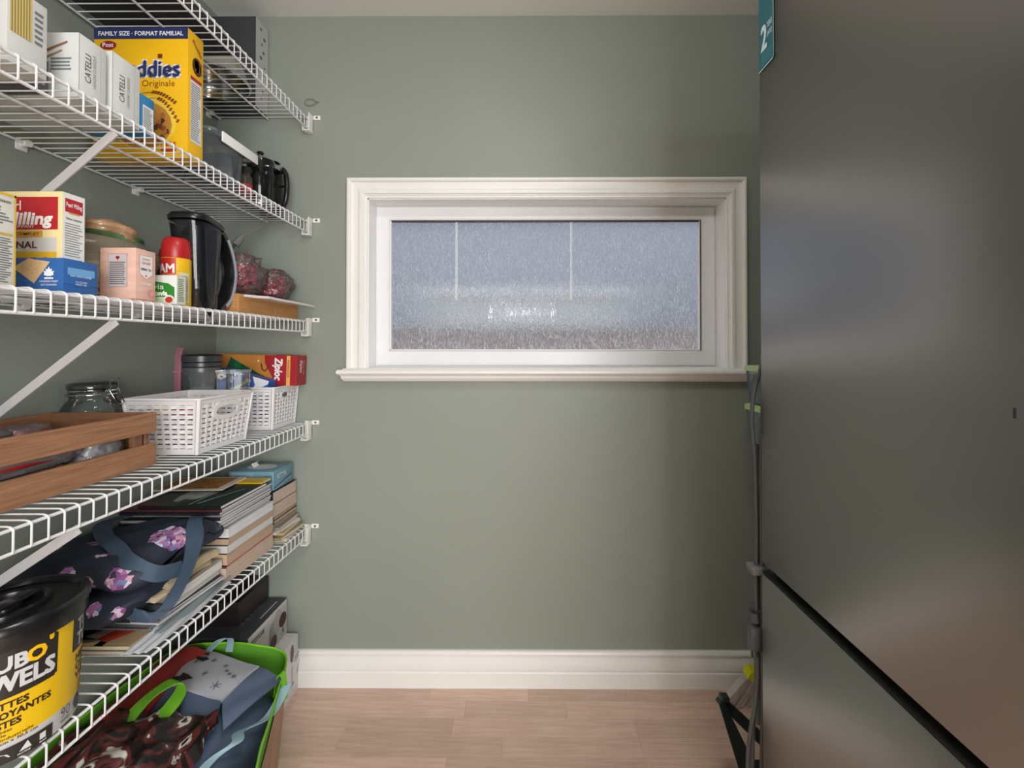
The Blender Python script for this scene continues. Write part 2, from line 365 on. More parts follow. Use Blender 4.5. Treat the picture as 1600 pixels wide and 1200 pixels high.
# outside, seen blurred through the glass
gz = MB(); gz.box(-6, 6, WB+.2, 9, -.3, -.1, M('#8d8a84', .9, var=.1))
struct(gz.build('trim_2'))
nb = thing('neighbour_wall', 'pale blue grey siding wall beyond the frosted window', 'wall', (0, 6, -.1))
for k in range(6): MB().box(-6, 6, 5.98, 6.05, -.1+k*.7, .595+k*.7, M('#a0a5ae', .8)).build('siding_board', nb, world=True)
fn = thing('garden_wall', 'low reddish brown brick wall outside the window', 'wall', (0, 4.5, -.1))
MB().box(-5, 5, 4.5, 4.62, -.1, 1.34, M('#a58a7c', .9, var=.15, vs=14), .01).box(-5, 5, 4.47, 4.65, 1.34, 1.38, M('#a3938a', .9), .01).build('brick_course', fn, world=True)
sh = thing('garden_shed', 'whitish blurred shed shape outside the window, above the brown wall', 'shed', (0, 5.2, -.1))
MB().box(-1.05, 1.05, 5.0, 5.6, -.1, 1.72, M('#dfe2e0', .7, var=.05), .02).build('shed_wall', sh, world=True)
MB().box(-1.12, 1.12, 4.9, 5.7, 1.72, 1.80, M('#f7f7f4', .6), .02).build('roof', sh, world=True)
lan = thing('spot_bulb', 'small glowing bulb added outside for the white spot in the frosted pane', 'lamp', (-.03, 4.86, 1.55))  # glowing bulb added outside to make the white spot in the pane
em = bpy.data.materials.new('spot_glow'); em.use_nodes = True; em.node_tree.nodes['Principled BSDF'].inputs['Emission Color'].default_value = (1, .97, .9, 1); em.node_tree.nodes['Principled BSDF'].inputs['Emission Strength'].default_value = 12
MB().lathe([(0, -.03), (.02, -.024), (.03, 0), (.02, .024), (0, .03)], em, 12, c=(0, 0, 0)).build('bulb', lan)
MB().box(-.03, .03, .03, .045, -.06, .06, dk, .004).build('back_plate', lan)
# ceiling lamps
def dome(name, label, x, y, r, e):
    t = thing(name, label, 'lamp', (x, y, H))
    m = bpy.data.materials.new('lamp_diffuser'); m.use_nodes = True; bb = m.node_tree.nodes['Principled BSDF']
    bb.inputs['Emission Color'].default_value = (1, .97, .92, 1); bb.inputs['Emission Strength'].default_value = e
    MB().lathe([(0, -.05), (r*.5, -.048), (r*.85, -.04), (r, -.02)], m, 32).build('diffuser', t, smooth=60)
    MB().lathe([(r*.98, -.022), (r*1.06, -.022), (r*1.08, 0), (r*1.0, 0)], M('#b9b9b9', .3, 1), 32).build('rim', t, smooth=40)
dome('ceiling_lamp', 'round flush ceiling lamp over the pantry aisle', .05, .30, .17, LAMP)
dome('ceiling_lamp', 'round flush ceiling lamp added unseen in the hall behind the camera', .0, -1.7, .22, LAMP*1.3)  # unseen lamp, added to light the interior from behind
# ------------------------------------------------------------------ wire shelves
WIRE = M('#e9eaec', .3, coat=.3); PLAST = M('#eceae6', .4)
S = [C+.823, C+.452, C+.094, C-.273, C-.642]
XF, XR, XM = -.781, -1.096, -.925
ywires = [WB-.012-.0254*k for k in range(78)]
wm = MB(); R = .0016
wm.tube([(XR-.002, 0, -R), (XF-.006, 0, -R), (XF-.001, 0, -R-.001), (XF+.0035, 0, -.006), (XF+.0035, 0, -.041), (XF+.002, 0, -.0425)], R, WIRE, 6)
wire_me = None
names = ['white wire shelf at the very top, holding the steel bowl', 'white wire shelf second from the top, holding the yellow cereal box',
         'white wire shelf in the middle at eye level, holding pitcher and tea', 'white wire shelf second from the floor, holding crate and woven baskets',
         'lowest white wire shelf, holding magazines, floral bag and wipes tub']
braces = {1: .852, 2: .858, 3: .79, 4: .30, 0: .82}
for i, z in enumerate(S):
    sh = thing('wire_shelf', names[i], 'shelf', (-.94, .62, z), group='white wire shelves on the left wall')
    def rail(X, dz, r=.003): MB().tube([(X, ywires[-1]-.01, z+dz), (X, WB-.006, z+dz)], r, WIRE, 8).build('rail', sh, world=True, smooth=60)
    rail(XF-.001, -.0065); rail(XF+.0000, -.0425); rail(XM, -.0062); rail(XR, -.0062, .0028)
    for yy in ywires:
        if wire_me is None: o = wm.build('wire', sh, smooth=60); wire_me = o.data
        else: o = bpy.data.objects.new('wire', wire_me); COL.objects.link(o); o.parent = sh
        o.location = (.94, yy-.62, 0)
    for yy in (WB-.05, WB-.34, WB-.63, WB-.92, WB-1.21):
        MB().box(WALL, WALL+.004, yy-.012, yy+.012, z-.022, z+.004, PLAST, .002).tube([(WALL+.002, yy, z-.006), (WALL+.020, yy, z-.006)], .008, PLAST, 10).build('wall_clip', sh, world=True, smooth=40)
    br = MB(); xa, xb = XF-.007, XF+.018                     # end bracket: a U pocket with a screw tab
    br.box(xa, xb, WB-.004, WB, z-.056, z+.006, PLAST, .001); br.box(xb-.003, xb, WB-.034, WB, z-.056, z+.006, PLAST, .001)
    br.box(xa, xb, WB-.034, WB, z-.059, z-.055, PLAST, .001); br.box(xa, xa+.003, WB-.034, WB, z-.056, z-.036, PLAST, .001)
    br.box(xb, xb+.026, WB-.004, WB, z-.008, z+.008, PLAST, .002)
    e = br.build('end_bracket', sh, world=True, smooth=30)
    MB().lathe([(0, 0), (.0035, 0), (.0035, .002), (0, .0022)], M('#6d6d6a', .4, 1), 10).build('screw', e)
    sc = e.children[0]; sc.location = (xb+.014+.94, WB-.004-.62, 0.0); sc.rotation_euler = (PI/2, 0, 0)
    yb = braces[i]; dz = (.28, .28, .254, .215, .28)[i]; bb_ = MB()                          # diagonal brace strip
    a = Vector((XF-.002, yb, z-.040)); c_ = Vector((WALL+.003, yb, z-.040-dz)); d = (c_-a).normalized(); q = Vector((-d.z, 0, d.x))*.0012; BRC = M('#bdb9b9', .45)
    vs = []
    for p in (a, c_):
        for sy in (-.009, .009):
            for sq in (-1, 1): vs.append(p+Vector((0, sy, 0))+q*sq+Vector((0, 0, 0)))
    bb_.add(vs, [(0,1,3,2),(4,6,7,5),(0,4,5,1),(2,3,7,6),(1,5,7,3),(0,2,6,4)], BRC)
    n_ = Vector((-d.z, 0, d.x)); vs = []
    for p in (a, c_):
        for sy in (-.0012, .0012):
            for sq in (0, .016): vs.append(p+Vector((0, -.009+sy, 0))+n_*sq)
    bb_.add(vs, [(0,1,3,2),(4,6,7,5),(0,4,5,1),(2,3,7,6),(1,5,7,3),(0,2,6,4)], BRC)
    bb_.box(WALL, WALL+.004, yb-.011, yb+.011, z-.040-dz-.03, z-.040-dz+.008, BRC, .001)
    bb_.build('support_brace', sh, world=True)
# smudge ring on the back wall above the window's left
ring = MB(); ring.tube([(-.775+.019*math.cos(t*PI/9)+(.012 if t == 0 else 0), WB-.0006, C+.88+.012*math.sin(t*PI/9)) for t in range(18)], .0034, M('#7d8479', .7), 5, closed=True)
o = ring.build('wall_mark', org=(-.775, WB, C+.88)); tag(o, 'small dull ring shaped hook mark on the green wall beside the top bracket', 'mark')
# ------------------------------------------------------------------ refrigerator
def steel(name, base, rough, sc_):
    m, nt, b, L = nodes_of(name)
    b.inputs['Metallic'].default_value = 1; b.inputs['Base Color'].default_value = lin(base)
    tc = nt.nodes.new('ShaderNodeTexCoord'); mp = nt.nodes.new('ShaderNodeMapping'); mp.inputs['Scale'].default_value = sc_
    n = nt.nodes.new('ShaderNodeTexNoise'); n.inputs['Scale'].default_value = 1; n.inputs['Detail'].default_value = 4
    mr = nt.nodes.new('ShaderNodeMapRange'); mr.inputs[3].default_value = rough-.04; mr.inputs[4].default_value = rough+.04
    bp = nt.nodes.new('ShaderNodeBump'); bp.inputs['Strength'].default_value = .05; bp.inputs['Distance'].default_value = .0006
    L(tc.outputs['Object'], mp.inputs[0]); L(mp.outputs[0], n.inputs['Vector']); L(n.outputs[0], mr.inputs[0]); L(mr.outputs[0], b.inputs['Roughness']); L(n.outputs[0], bp.inputs['Height']); L(bp.outputs[0], b.inputs['Normal'])
    return m
FRM = steel('brushed_dark_steel', '#989795', .30, (1, 14, 900))
FX, FY0, FY1 = .494, .17, .942
fr = thing('refrigerator', 'tall dark brushed steel refrigerator with bottom drawer at the right', 'refrigerator', (FX+.35, (FY0+FY1)/2, 0))
dkp = M('#2b2c2c', .5)
SEAM = C-.458
MB().box(FX+.066, FX+.70, FY0+.004, FY1-.004, .05, 1.985, M('#4b4b4a', .45, .6), .006).build('body', fr, world=True, smooth=30)
MB().box(FX, FX+.06, FY0, FY1, SEAM+.008, 1.99, FRM, .0025).build('door', fr, world=True, smooth=30)
lo = MB(); lo.box(FX, FX+.06, FY0, FY1, .07, SEAM-.014, FRM, .0025); lo = lo.build('drawer', fr, world=True, smooth=30)
hp = MB(); hp.prism([(.002, SEAM-.014), (.0, SEAM-.011), (.05, SEAM+.004), (.055, SEAM-.014)], lambda t, z: (FX+t, FY0+.002, z), lambda t, z: (FX+t, FY1-.002, z), M('#3c3c3b', .4, .8)); hp.build('recessed_grip', lo); lo.children[0].location = Vector((0,0,0))-Vector(fr.location)
MB().box(FX-.0008, FX+.002, FY0+.002, FY1-.002, SEAM-.0165, SEAM-.0138, M('#d5d5d3', .25, 1)).build('edge_highlight', lo); lo.children[-1].location = Vector((0,0,0))-Vector(fr.location)  # pale strip paints the bright highlight along the drawer's top edge
MB().box(FX+.03, FX+.066, FY0+.01, FY1-.01, SEAM-.02, SEAM+.02, M('#0c0c0d', .6)).build('door_gasket', fr, world=True)
for yy in (FY0+.06, FY1-.06): MB().lathe([(0, 0), (.022, 0), (.022, .012), (.012, .016), (.012, .055)], dkp, 14, c=(FX+.1, yy, 0)).build('foot', fr, world=True, smooth=40)
stk = Print(lambda u, v, n: (FX-.0004-n, FY1-.001-u, v))
stk.rect(0, C+.573, .056, 1.98, '#1f6a76', 1).rect(0, C+.573, .056, C+.5755, '#c8d5d8', 2).rect(.0545, C+.573, .056, 1.98, '#c8d5d8', 2)
# text runs towards the camera on this face
stk.text('2', .010, C+.612, .052, '#d9e6ea', w=.020, layer=3, bold=.02)
stk.text('YEAR', .032, C+.648, .012, '#d9e6ea', w=.019).text('LIMITED', .032, C+.630, .010, '#d9e6ea', w=.019)
for k in range(4): stk.rect(.010, C+.602-k*.006, .048, C+.6035-k*.006, '#5fa0ae', 2)
stk.build('sticker', fr)
dent = MB().box(FX-.0005, FX+.001, .4535, .4565, C-.073, C-.062, M('#26292c', .5), .0004); dent.build('scuff_mark', fr, world=True)
# ------------------------------------------------------------------ top shelf
z1 = S[0]+.002
bx = carton('glassware_box', 'dark box with pale spotted side standing on the top shelf, against the back wall', -1.085, -.925, 1.525, 1.600, z1, z1+.31, '#3b3c3e')
p = Print(faceX(-.925, 1.525, z1)); p.rect(0, 0, .074, .31, '#b9b9b7')
for u, v, r in ((.03,.285,.005),(.05,.26,.006),(.036,.235,.004),(.045,.21,.005),(.03,.185,.006),(.052,.16,.004),(.037,.13,.005),(.032,.10,.004),(.042,.07,.005),(.034,.045,.004)): p.disc(u, v, r*1.2, '#4d4d4d', 2, ry=r)
p.build('print', bx)
p = Print(faceY(-1.085, 1.525, z1)); p.rect(.04, .03, .12, .1, '#6a6a68').lines(.045, .04, .115, .09, 5, '#c9c9c6'); p.build('print', bx)
ST = M('#c9c9c7', .16, 1); 
t = thing('mixing_bowl', 'shiny steel bowl upside down on the top shelf beside the spotted box', 'bowl', (-.985, 1.385, z1))
MB().lathe([(.108, 0), (.112, .002), (.111, .006), (.105, .012), (.1, .04), (.088, .075), (.065, .1), (.035, .113), (0, .116)], ST, 40).build('bowl_shell', t, smooth=60)
MB().lathe([(.112, .001), (.1145, .004), (.112, .007)], ST, 40).build('rim', t, smooth=60)
t = thing('baking_tray', 'black baking tray lying on the top shelf above the cereal box', 'tray', (-.95, 1.10, z1))
mb = MB(); mb.box(-.13, .13, -.16, .16, 0, .003, dkp, .001)
for a in ((-.13, -.127, -.16, .16), (.127, .13, -.16, .16), (-.13, .13, -.16, -.157), (-.13, .13, .157, .16)): mb.box(a[0], a[1], a[2], a[3], 0, .03, dkp)
mb.build('tray_pan', t); MB().box(-.14, .14, -.17, .17, .029, .032, dkp, .001).build('rolled_rim', t) if False else MB().tube([(-.133,-.163,.03),(.133,-.163,.03),(.133,.163,.03),(-.133,.163,.03)], .003, dkp, 6, closed=True).build('rolled_rim', t)
# ------------------------------------------------------------------ second shelf
z2 = S[1]+.002
YEL = '#edb80c'
bx = carton('cereal_box', 'tall yellow family size cereal box with navy lettering on second shelf', -1.040, -.812, 1.069, 1.121, z2, z2+.315, YEL)
p = Print(faceY(-1.040, 1.069, z2)); W = .228
p.rect(0, .287, W, .315, '#27305f').text('FAMILY SIZE · FORMAT FAMILIAL', W/2, .2955, .0105, '#e8e8ee', w=.205, al='c', bold=.02)
p.disc(.035, .272, .020, '#8e1b2a', 1, ry=.011).text('Post', .035, .2675, .011, '#ffffff', al='c', layer=4)
ww = .196
for dx, dv in ((-.0022,0),(.0022,0),(0,.0022),(0,-.0022),(.0016,.0016),(-.0016,-.0016)): p.text('Shreddies', .012+dx, .196+dv, .040, '#f3f3f3', w=ww, layer=2, bold=.03)
p.text('Shreddies', .012, .196, .040, '#232c6b', w=ww, layer=4, bold=.015)
p.rect(.156, .240, .167, .250, '#6d3517', 5)
p.text('Originale', .118, .172, .016, '#8a4a12', w=.079, bold=.0)
for (u0, v0, u1, v1, n_, bend) in ((.118, .155, .198, .133, 9, -.012), (.135, .143, .205, .088, 11, -.020)):
    pts = []
    for k in range(13):
        tt = k/12; pts.append((u0+(u1-u0)*tt, v0+(v1-v0)*tt-bend*math.sin(tt*PI)))
    p.line(pts, .0012, '#7b4312')
    for k in range(4, 13):
        for sg in (-1, 1): p.disc(pts[k][0]+.0015*sg, pts[k][1]+.0018*sg, .0034, '#7b4312', 3, ry=.0022, n=8)
p.disc(.125, .083, .076, '#f7d148', 1, ry=.068); p.disc(.123, .078, .068, '#c68a3a', 2, ry=.058)
R_ = random.Random(3)
for k in range(58):
    a = R_.random()*2*PI; rr = math.sqrt(R_.random()); u = .123+.060*rr*math.cos(a); v = .078+.050*rr*math.sin(a); s_ = .007; th = R_.random()*PI
    p.poly([(u+s_*math.cos(th+q*PI/2), v+s_*math.sin(th+q*PI/2)) for q in range(4)], R_.choice(('#7a4320', '#9a5a2c', '#5c2f15', '#b4733d')), 3+k*.12)
p.text('FIBRE', .165, .028, .010, '#b5341c', w=.036, bold=.02).disc(.183, .018, .02, '#b5341c', 2, ry=.004)
p.build('print', bx)
p = Print(faceX(-.812, 1.069, z2))
p.text('Shreddies', .012, .292, .010, '#8e1b2a', w=.04, rot=-.75).disc(.030, .236, .016, '#4a2410', ry=.022)
for k in range(14): p.rect(.018+.022*R_.random(), .22+.03*R_.random(), .025+.02*R_.random(), .226+.03*R_.random(), '#7a4a28', 3)
p.rect(.008, .045, .045, .205, '#dedede').rect(.008, .196, .045, .205, '#b02622', 2).lines(.010, .05, .043, .19, 26, '#7c7c80', seed=4); p.build('print', bx)
pale = '#d5d8d6'
def catelli(label, x1, y0, y1, h, dep=.24):
    bx = carton('pasta_box', label, x1-dep, x1, y0, y1, z2, z2+h, pale)
    p = Print(faceX(x1, y0, z2)); d = y1-y0
    p.text('CATELLI', d*.42, h*.30, .012, '#35383a', w=.052, rot=PI/2, bold=-.005).text('LASAGNE CLASSIQUE', d*.60, h*.26, .006, '#8a8d8c', w=.062, rot=PI/2, bold=0)
    p.rect(d*.78, .006, d*.79, h-.006, '#b4b8b7').rect(0, 0, .0012, h, '#a9adad'); p.build('print', bx)
    p = Print(faceY(x1-dep, y0, z2)); p.lines(dep-.05, h*.40, dep-.012, h*.62, 4, '#7f8587', jitter=.1); p.line([(dep-.09, h*.62), (dep-.02, h*.85)], .004, '#9c6a4a').line([(dep-.09, h*.50), (dep-.03, h*.72)], .003, '#b08a6a'); p.build('print', bx)
    return bx
catelli('white pasta box, the nearer of the pair left of the yellow cereal box', -.812, .806, .860, .118)
catelli('white pasta box, the farther of the pair, touching the yellow cereal box', -.812, .872, .936, .128)
bx = carton('rice_box', 'small blue box with white nutrition panel beside the yellow cereal box', -.93, -.814, .942, .975, z2, z2+.083, '#2f7fb3')
p = Print(faceX(-.814, .942, z2)); p.rect(.003, .004, .030, .062, '#dfe3e4').lines(.005, .008, .028, .058, 14, '#66696c', seed=2); p.build('print', bx)
bx = carton('spaghetti_box', 'pale box with yellow striped window at the near end of second shelf', -1.06, -.82, .70, .760, z2, z2+.125, '#cfd0cd')
p = Print(faceX(-.82, .70, z2)); p.rect(.004, .05, .036, .125, '#cdb777')
for k in range(7): p.rect(.006+k*.0042, .05, .0075+k*.0042, .125, '#8f7a3c', 2)
p.lines(.04, .05, .056, .11, 6, '#6e7276', seed=5); p.build('print', bx)
bx = carton('tea_carton', 'low dark box behind the striped pasta box on second shelf', -1.08, -.86, .77, .80, z2, z2+.06, '#55595c')
Print(faceX(-.86, .77, z2)).lines(.004, .01, .026, .05, 5, '#a9adad').build('print', bx)
# clear storage tub with clip lid
CL = clear('#c9d2d8', .10, .04); CL2 = clear('#b4bfcc', .2, .08, 'clear_blue_plastic')
t = thing('storage_container', 'clear plastic food tub with white clip beside the cereal box', 'container', (-.89, 1.258, z2))
def rr(w, d, r, n=5):
    out = []
    for cx, cy, a in ((w-r, d-r, 0), (-w+r, d-r, PI/2), (-w+r, -d+r, PI), (w-r, -d+r, 3*PI/2)):
        for k in range(n+1): out.append((cx+r*math.cos(a+PI/2*k/n), cy+r*math.sin(a+PI/2*k/n)))
    return out
def loft(mb, rings, mat, capb=True, capt=False):
    n = len(rings[0]); vs = [p for r in rings for p in r]; fs = []
    for i in range(len(rings)-1):
        for k in range(n): fs.append((i*n+k, i*n+(k+1) % n, (i+1)*n+(k+1) % n, (i+1)*n+k))
    if capb: fs.append(tuple(range(n))[::-1])
    if capt: fs.append(tuple((len(rings)-1)*n+k for k in range(n)))
    return mb.add(vs, fs, mat)
def rring(w, d, r, z): return [(x, y, z) for x, y in rr(w, d, r)]
loft(MB(), [rring(.062, .090, .02, 0), rring(.068, .095, .02, .004), rring(.075, .100, .022, .108)], CL).build('tub', t, smooth=50)
loft(MB(), [rring(.077, .102, .022, .104), rring(.079, .104, .022, .108), rring(.079, .104, .022, .120), rring(.072, .097, .02, .124), rring(.070, .095, .02, .119)], CL2, True, True).build('lid', t, smooth=50)
MB().box(.079, .083, -.070, .088, .094, .122, WHITE, .0015).build('clip', t, smooth=40)
MB().box(-.030, .03, -.1075, -.1045, .03, .052, WHITE, .0015).build('clip', t, smooth=40)
loft(MB(), [rring(.050, .022, .01, .003), rring(.050, .022, .01, .085)], M('#6d87b8', .5, var=.2, vs=40), True, True).build('blue_packet', t); t.children[-1].location = (0, -.055, 0)
t = thing('spice_jar', 'glass jar with red label behind the clear food tub', 'jar', (-.875, 1.405-.0, z2))
t.location.y = 1.392; MB().lathe([(0, 0), (.02, 0), (.021, .003), (.021, .07), (.016, .08), (.016, .09)], clear('#6b5b50', .5, .05), 20).build('glass', t, smooth=50)
MB().lathe([(0, .104), (.017, .104), (.0185, .102), (.0185, .088)], dkp, 20).build('lid', t, smooth=40); MB().lathe([(.0214, .02), (.0214, .05)], M('#a02a2e', .5), 20).build('label', t, smooth=60)
GLASS = clear('#aab3b2', .05, .02, 'clear_glass'); CHR = M('#c8c8c8', .12, 1); BLK = M('#17181a', .28); DGL = clear('#1c1d1e', .55, .04, 'smoked_glass')
def press(label, x, y, r, h, dome, hang):
    t = thing('french_press', label, 'coffee press', (x, y, z2), hang)
    MB().lathe([(0, .012), (r*.9, .012), (r*.93, .016), (r*.93, h*.86)], DGL, 28).build('beaker', t, smooth=50)
    MB().lathe([(r*1.02, 0), (r*1.04, .004), (r*1.0, .02), (r*.96, .022)], CHR if dome else BLK, 28).build('base_ring', t, smooth=50)
    MB().lathe([(r*.96, h*.78), (r*1.0, h*.78), (r*1.0, h*.86), (r*.96, h*.86)], CHR, 28).build('rim_band', t, smooth=40)
    for k in range(4):
        a = PI/4+k*PI/2; MB().box(-.004, .004, -.0012, .0012, .01, h*.8, CHR, .0004).build('frame_strap', t); o = t.children[-1]; o.location = (r*.97*math.cos(a), r*.97*math.sin(a), 0); o.rotation_euler = (0, 0, a+PI/2)
    if dome: MB().lathe([(0, h*.95), (r*.3, h*.945), (r*.7, h*.92), (r*.98, h*.875), (r*1.03, h*.86), (r*.9, h*.855)], CHR, 28).build('lid', t, smooth=50)
    else: MB().lathe([(0, h*.93), (r*.8, h*.925), (r*1.05, h*.90), (r*1.1, h*.86), (r*.9, h*.855)], BLK, 28).build('lid', t, smooth=50)
    MB().tube([(0, 0, h*.92), (0, 0, h)], .0025, CHR, 8).build('plunger_rod', t)
    if dome: MB().lathe([(0, h*1.045), (.008, h*1.04), (.011, h*1.01), (.006, h*.985), (0, h*.985)], BLK, 16).build('knob', t, smooth=60)
    else: MB().lathe([(0, h*1.03), (.02, h*1.027), (.026, h*1.01), (.015, h*.99), (.004, h*.985)], BLK, 24).build('knob', t, smooth=60)
    hd = MB(); P_ = spline([(r*.98, 0, h*.80), (r*1.35, 0, h*.85), (r*1.75, 0, h*.74), (r*1.9, 0, h*.5), (r*1.75, 0, h*.25), (r*1.35, 0, h*.13), (r*.98, 0, h*.16)], 5)
    hd.tube(P_, [.0065+.002*math.sin(PI*k/(len(P_)-1)) for k in range(len(P_))], BLK, 8); hd.build('handle', t, smooth=60)
    MB().tube([(r, 0, h*.52), (r*1.85, 0, h*.52)], .004, BLK, 6).build('handle_bar', t)
press('french press with domed chrome lid and small black knob, on second shelf', -.865, 1.455, .042, .175, True, 2.4)
press('black french press with wide black knob nearest the back wall', -.880, 1.548, .037, .182, False, -.35)
# ------------------------------------------------------------------ middle shelf
z3 = S[2]+.002
bx = carton('pancake_mix_box', 'white and yellow box half cut off at the far left of the middle shelf', -1.03, -.840, .655, .733, z3, z3+.152, '#e3e0d8', flap='#d9b52c')
p = Print(faceX(-.840, .655, z3)); p.rect(0, .148, .078, .152, '#d9b52c', 1).rect(.0755, 0, .078, .152, '#d9b52c', 1).text('cuisson', .048, .136, .006, '#3d4045', w=.022)
p.lines(.004, .10, .073, .130, 6, '#71767b', seed=6).rect(.004, .083, .073, .087, '#c9ad48', 2).lines(.004, .006, .073, .080, 19, '#6d7378', seed=7, jitter=.15); p.build('print', bx)
bx = carton('baking_mix_box', 'cream and red baking mix box standing behind the low blue cracker box', -1.026, -.848, .815, .856, z3, z3+.188, '#ecd9a0')
p = Print(faceY(-1.026, .815, z3)); W = .178
p.rect(.02, .118, .170, .178, '#b8232a').text('Pearl', .062, .154, .018, '#f2efe9', w=.04, bold=.01).text('Milling', .072, .128, .022, '#f6f3ee', w=.088, bold=.03, shear=.15).text('COMPANY', .085, .121, .0055, '#e8d9d9', w=.042)
p.rect(.02, .104, .142, .116, '#d8a23c').text('COMPLETE · COMPLET', .034, .1075, .0055, '#7a4a12', w=.102, bold=.01)
p.rect(.02, .078, .168, .103, '#cfcdc9').text('ORIGINAL', .040, .084, .0125, '#5b2f2a', w=.092, bold=.02)
p.rect(.02, .0, .168, .077, '#e1b123').poly([(.02, .03), (.06, .06), (.12, .066), (.15, .04), (.15, .0), (.02, 0)], '#7b3a1e', 2).poly([(.05, .035), (.10, .055), (.135, .04), (.12, .01), (.06, .01)], '#d8a05a', 3)
p.disc(.128, .055, .012, '#c01f2b', 4).disc(.148, .055, .012, '#c01f2b', 4).poly([(.117, .051), (.159, .051), (.138, .022)], '#c01f2b', 4.2).lines(.125, .035, .152, .056, 4, '#f0dcdc', 5, jitter=.2)
p.build('print', bx)
p = Print(faceX(-.848, .815, z3)); p.rect(0, 0, .041, .188, '#e9e9e7').rect(.004, .153, .037, .178, '#b8232a', 2).text('Pearl Milling', .006, .163, .0085, '#ffffff', w=.029, bold=.01).rect(.010, .1505, .031, .1525, '#d8a23c', 3)
p.text('Valeur nutritive', .005, .139, .0048, '#3c3f42', w=.030).lines(.004, .070, .037, .134, 14, '#8f9496', seed=9).lines(.004, .004, .037, .064, 13, '#9aa0a2', seed=10); p.build('print', bx)
bx = carton('cracker_box', 'low blue cracker box lying on the middle shelf rail', -.977, -.827, .797, .862, z3, z3+.062, '#2d63a6', flap='#3a72b8')
p = Print(faceY(-.977, .797, z3)); CRK = '#d9b888'
def cracker(p, u, v, s_, th):
    q = [(u+s_*math.cos(th+k*PI/2), v+s_*math.sin(th+k*PI/2)) for k in range(4)]; q = [(a, min(max(b, .001), .0615)) for a, b in q]
    p.poly(q, CRK, 2)
    for i in (-1, 0, 1):
        for j in (-1, 0, 1):
            a = u+.28*s_*(i*math.cos(th+PI/4)-j*math.sin(th+PI/4))*1.2; b = v+.28*s_*(i*math.sin(th+PI/4)+j*math.cos(th+PI/4))*1.2
            if .002 < b < .060: p.disc(a, b, .0009, '#8d6a40', 3, n=6)
cracker(p, .093, .050, .034, .15); cracker(p, .040, .022, .030, .5)
p.poly([(.03, .0), (.045, .03), (.055, .03), (.058, .012), (.05, .0)], '#a33a2c', 4).poly([(.028, .01), (.04, .034), (.048, .026), (.04, .004)], '#e4ded2', 5)
p.poly([(.125+a*.85, .033+b*.85) for a, b in ((0, .016), (.003, .010), (.007, .012), (.006, .006), (.012, .007), (.009, .002), (.011, -.001), (.004, -.004), (-.004, -.004), (-.011, -.001), (-.009, .002), (-.012, .007), (-.006, .006), (-.007, .012), (-.003, .010))], '#eef2f6', 3)
p.rect(.117, .0245, .133, .0275, '#eef2f6', 3).text('CANADIAN WHEAT', .125, .0185, .0036, '#e4ebf4', w=.034, al='c').text('BLÉ CANADIEN', .125, .0125, .0032, '#e4ebf4', w=.028, al='c').rect(.075, .004, .092, .011, '#dfe6ee', 3).text('N', .0765, .005, .005, '#2d63a6')
p.build('print', bx)
p = Print(faceX(-.827, .797, z3)); p.rect(.007, .034, .058, .047, '#6fa8dc', 2).text('EASY OPEN CORNER', .032, .031, .0034, '#dfe9f6', w=.040, al='c').text('TO CLOSE', .032, .021, .003, '#dfe9f6', w=.022, al='c').text('INSERT TAB', .032, .0165, .003, '#dfe9f6', w=.02, al='c')
p.line([(0, .0165), (.017, .0165), (.020, .0135), (.046, .0135), (.049, .0165), (.065, .0165)], .0006, '#1e477d', 3); p.build('print', bx)
bx = carton('tea_box', 'pink ginger herbal tea box beside the blue cracker box', -.890, -.815, .932, .983, z3, z3+.110, '#e8bfae', mat=M('#e6bcab', .55, var=.10, vs=30, stretch=(1, 1, 3)))
p = Print(faceY(-.890, .932, z3)); p.rect(.018, .028, .058, .098, '#a5736b').rect(.0188, .0288, .0572, .0972, '#c9c3c5', 2).disc(.0365, .090, .0028, '#c02c3c', 3).disc(.0395, .090, .0028, '#c02c3c', 3).poly([(.034, .089), (.042, .089), (.038, .084)], '#c02c3c', 3.2).lines(.021, .033, .055, .082, 12, '#5b5254', 3, jitter=.12); p.rect(0, 0, .075, .004, '#cf8d7e', 2); p.build('print', bx)
p = Print(faceX(-.815, .932, z3)); p.poly([(.009, .098), (.042, .098), (.042, .058), (.0255, .047), (.009, .058)], '#c47a78').poly([(.0097, .0973), (.0413, .0973), (.0413, .0584), (.0255, .048), (.0097, .0584)], '#efe9e6', 2)
p.text('ORGANIC', .0255, .088, .0045, '#7b8b85', w=.020, al='c').text('GINGER', .0255, .079, .0058, '#c0504e', w=.022, al='c').text('HERBAL TEA', .0255, .066, .005, '#3b3b3e', w=.026, al='c', bold=.02).disc(.0255, .055, .002, '#c0504e', 3).rect(.013, .034, .039, .041, '#e9cbbd', 2)
p.disc(.040, .018, .009, '#d98d86', 2).disc(.040, .018, .006, '#e2a49a', 3).rect(0, 0, .051, .004, '#cf8d7e', 2); p.build('print', bx)
bx = carton('tea_bag_box', 'small cream box with the number 40 behind the pink tea box', -.90, -.842, 1.0, 1.012, z3, z3+.098, '#e2c188')
Print(faceX(-.842, 1.0, z3)).text('40', .001, .06, .010, '#6b4320', w=.010).build('print', bx); Print(faceY(-.90, 1.0, z3)).disc(.043, .067, .012, '#efe3c4', 2).text('40', .043, .062, .012, '#5b3d28', al='c', w=.016).build('print', bx)
bx = carton('sweetener_box', 'green and white stevia sweetener box in front of the red spray can', -.90, -.795, 1.018, 1.044, z3, z3+.066, '#dfe5e1')
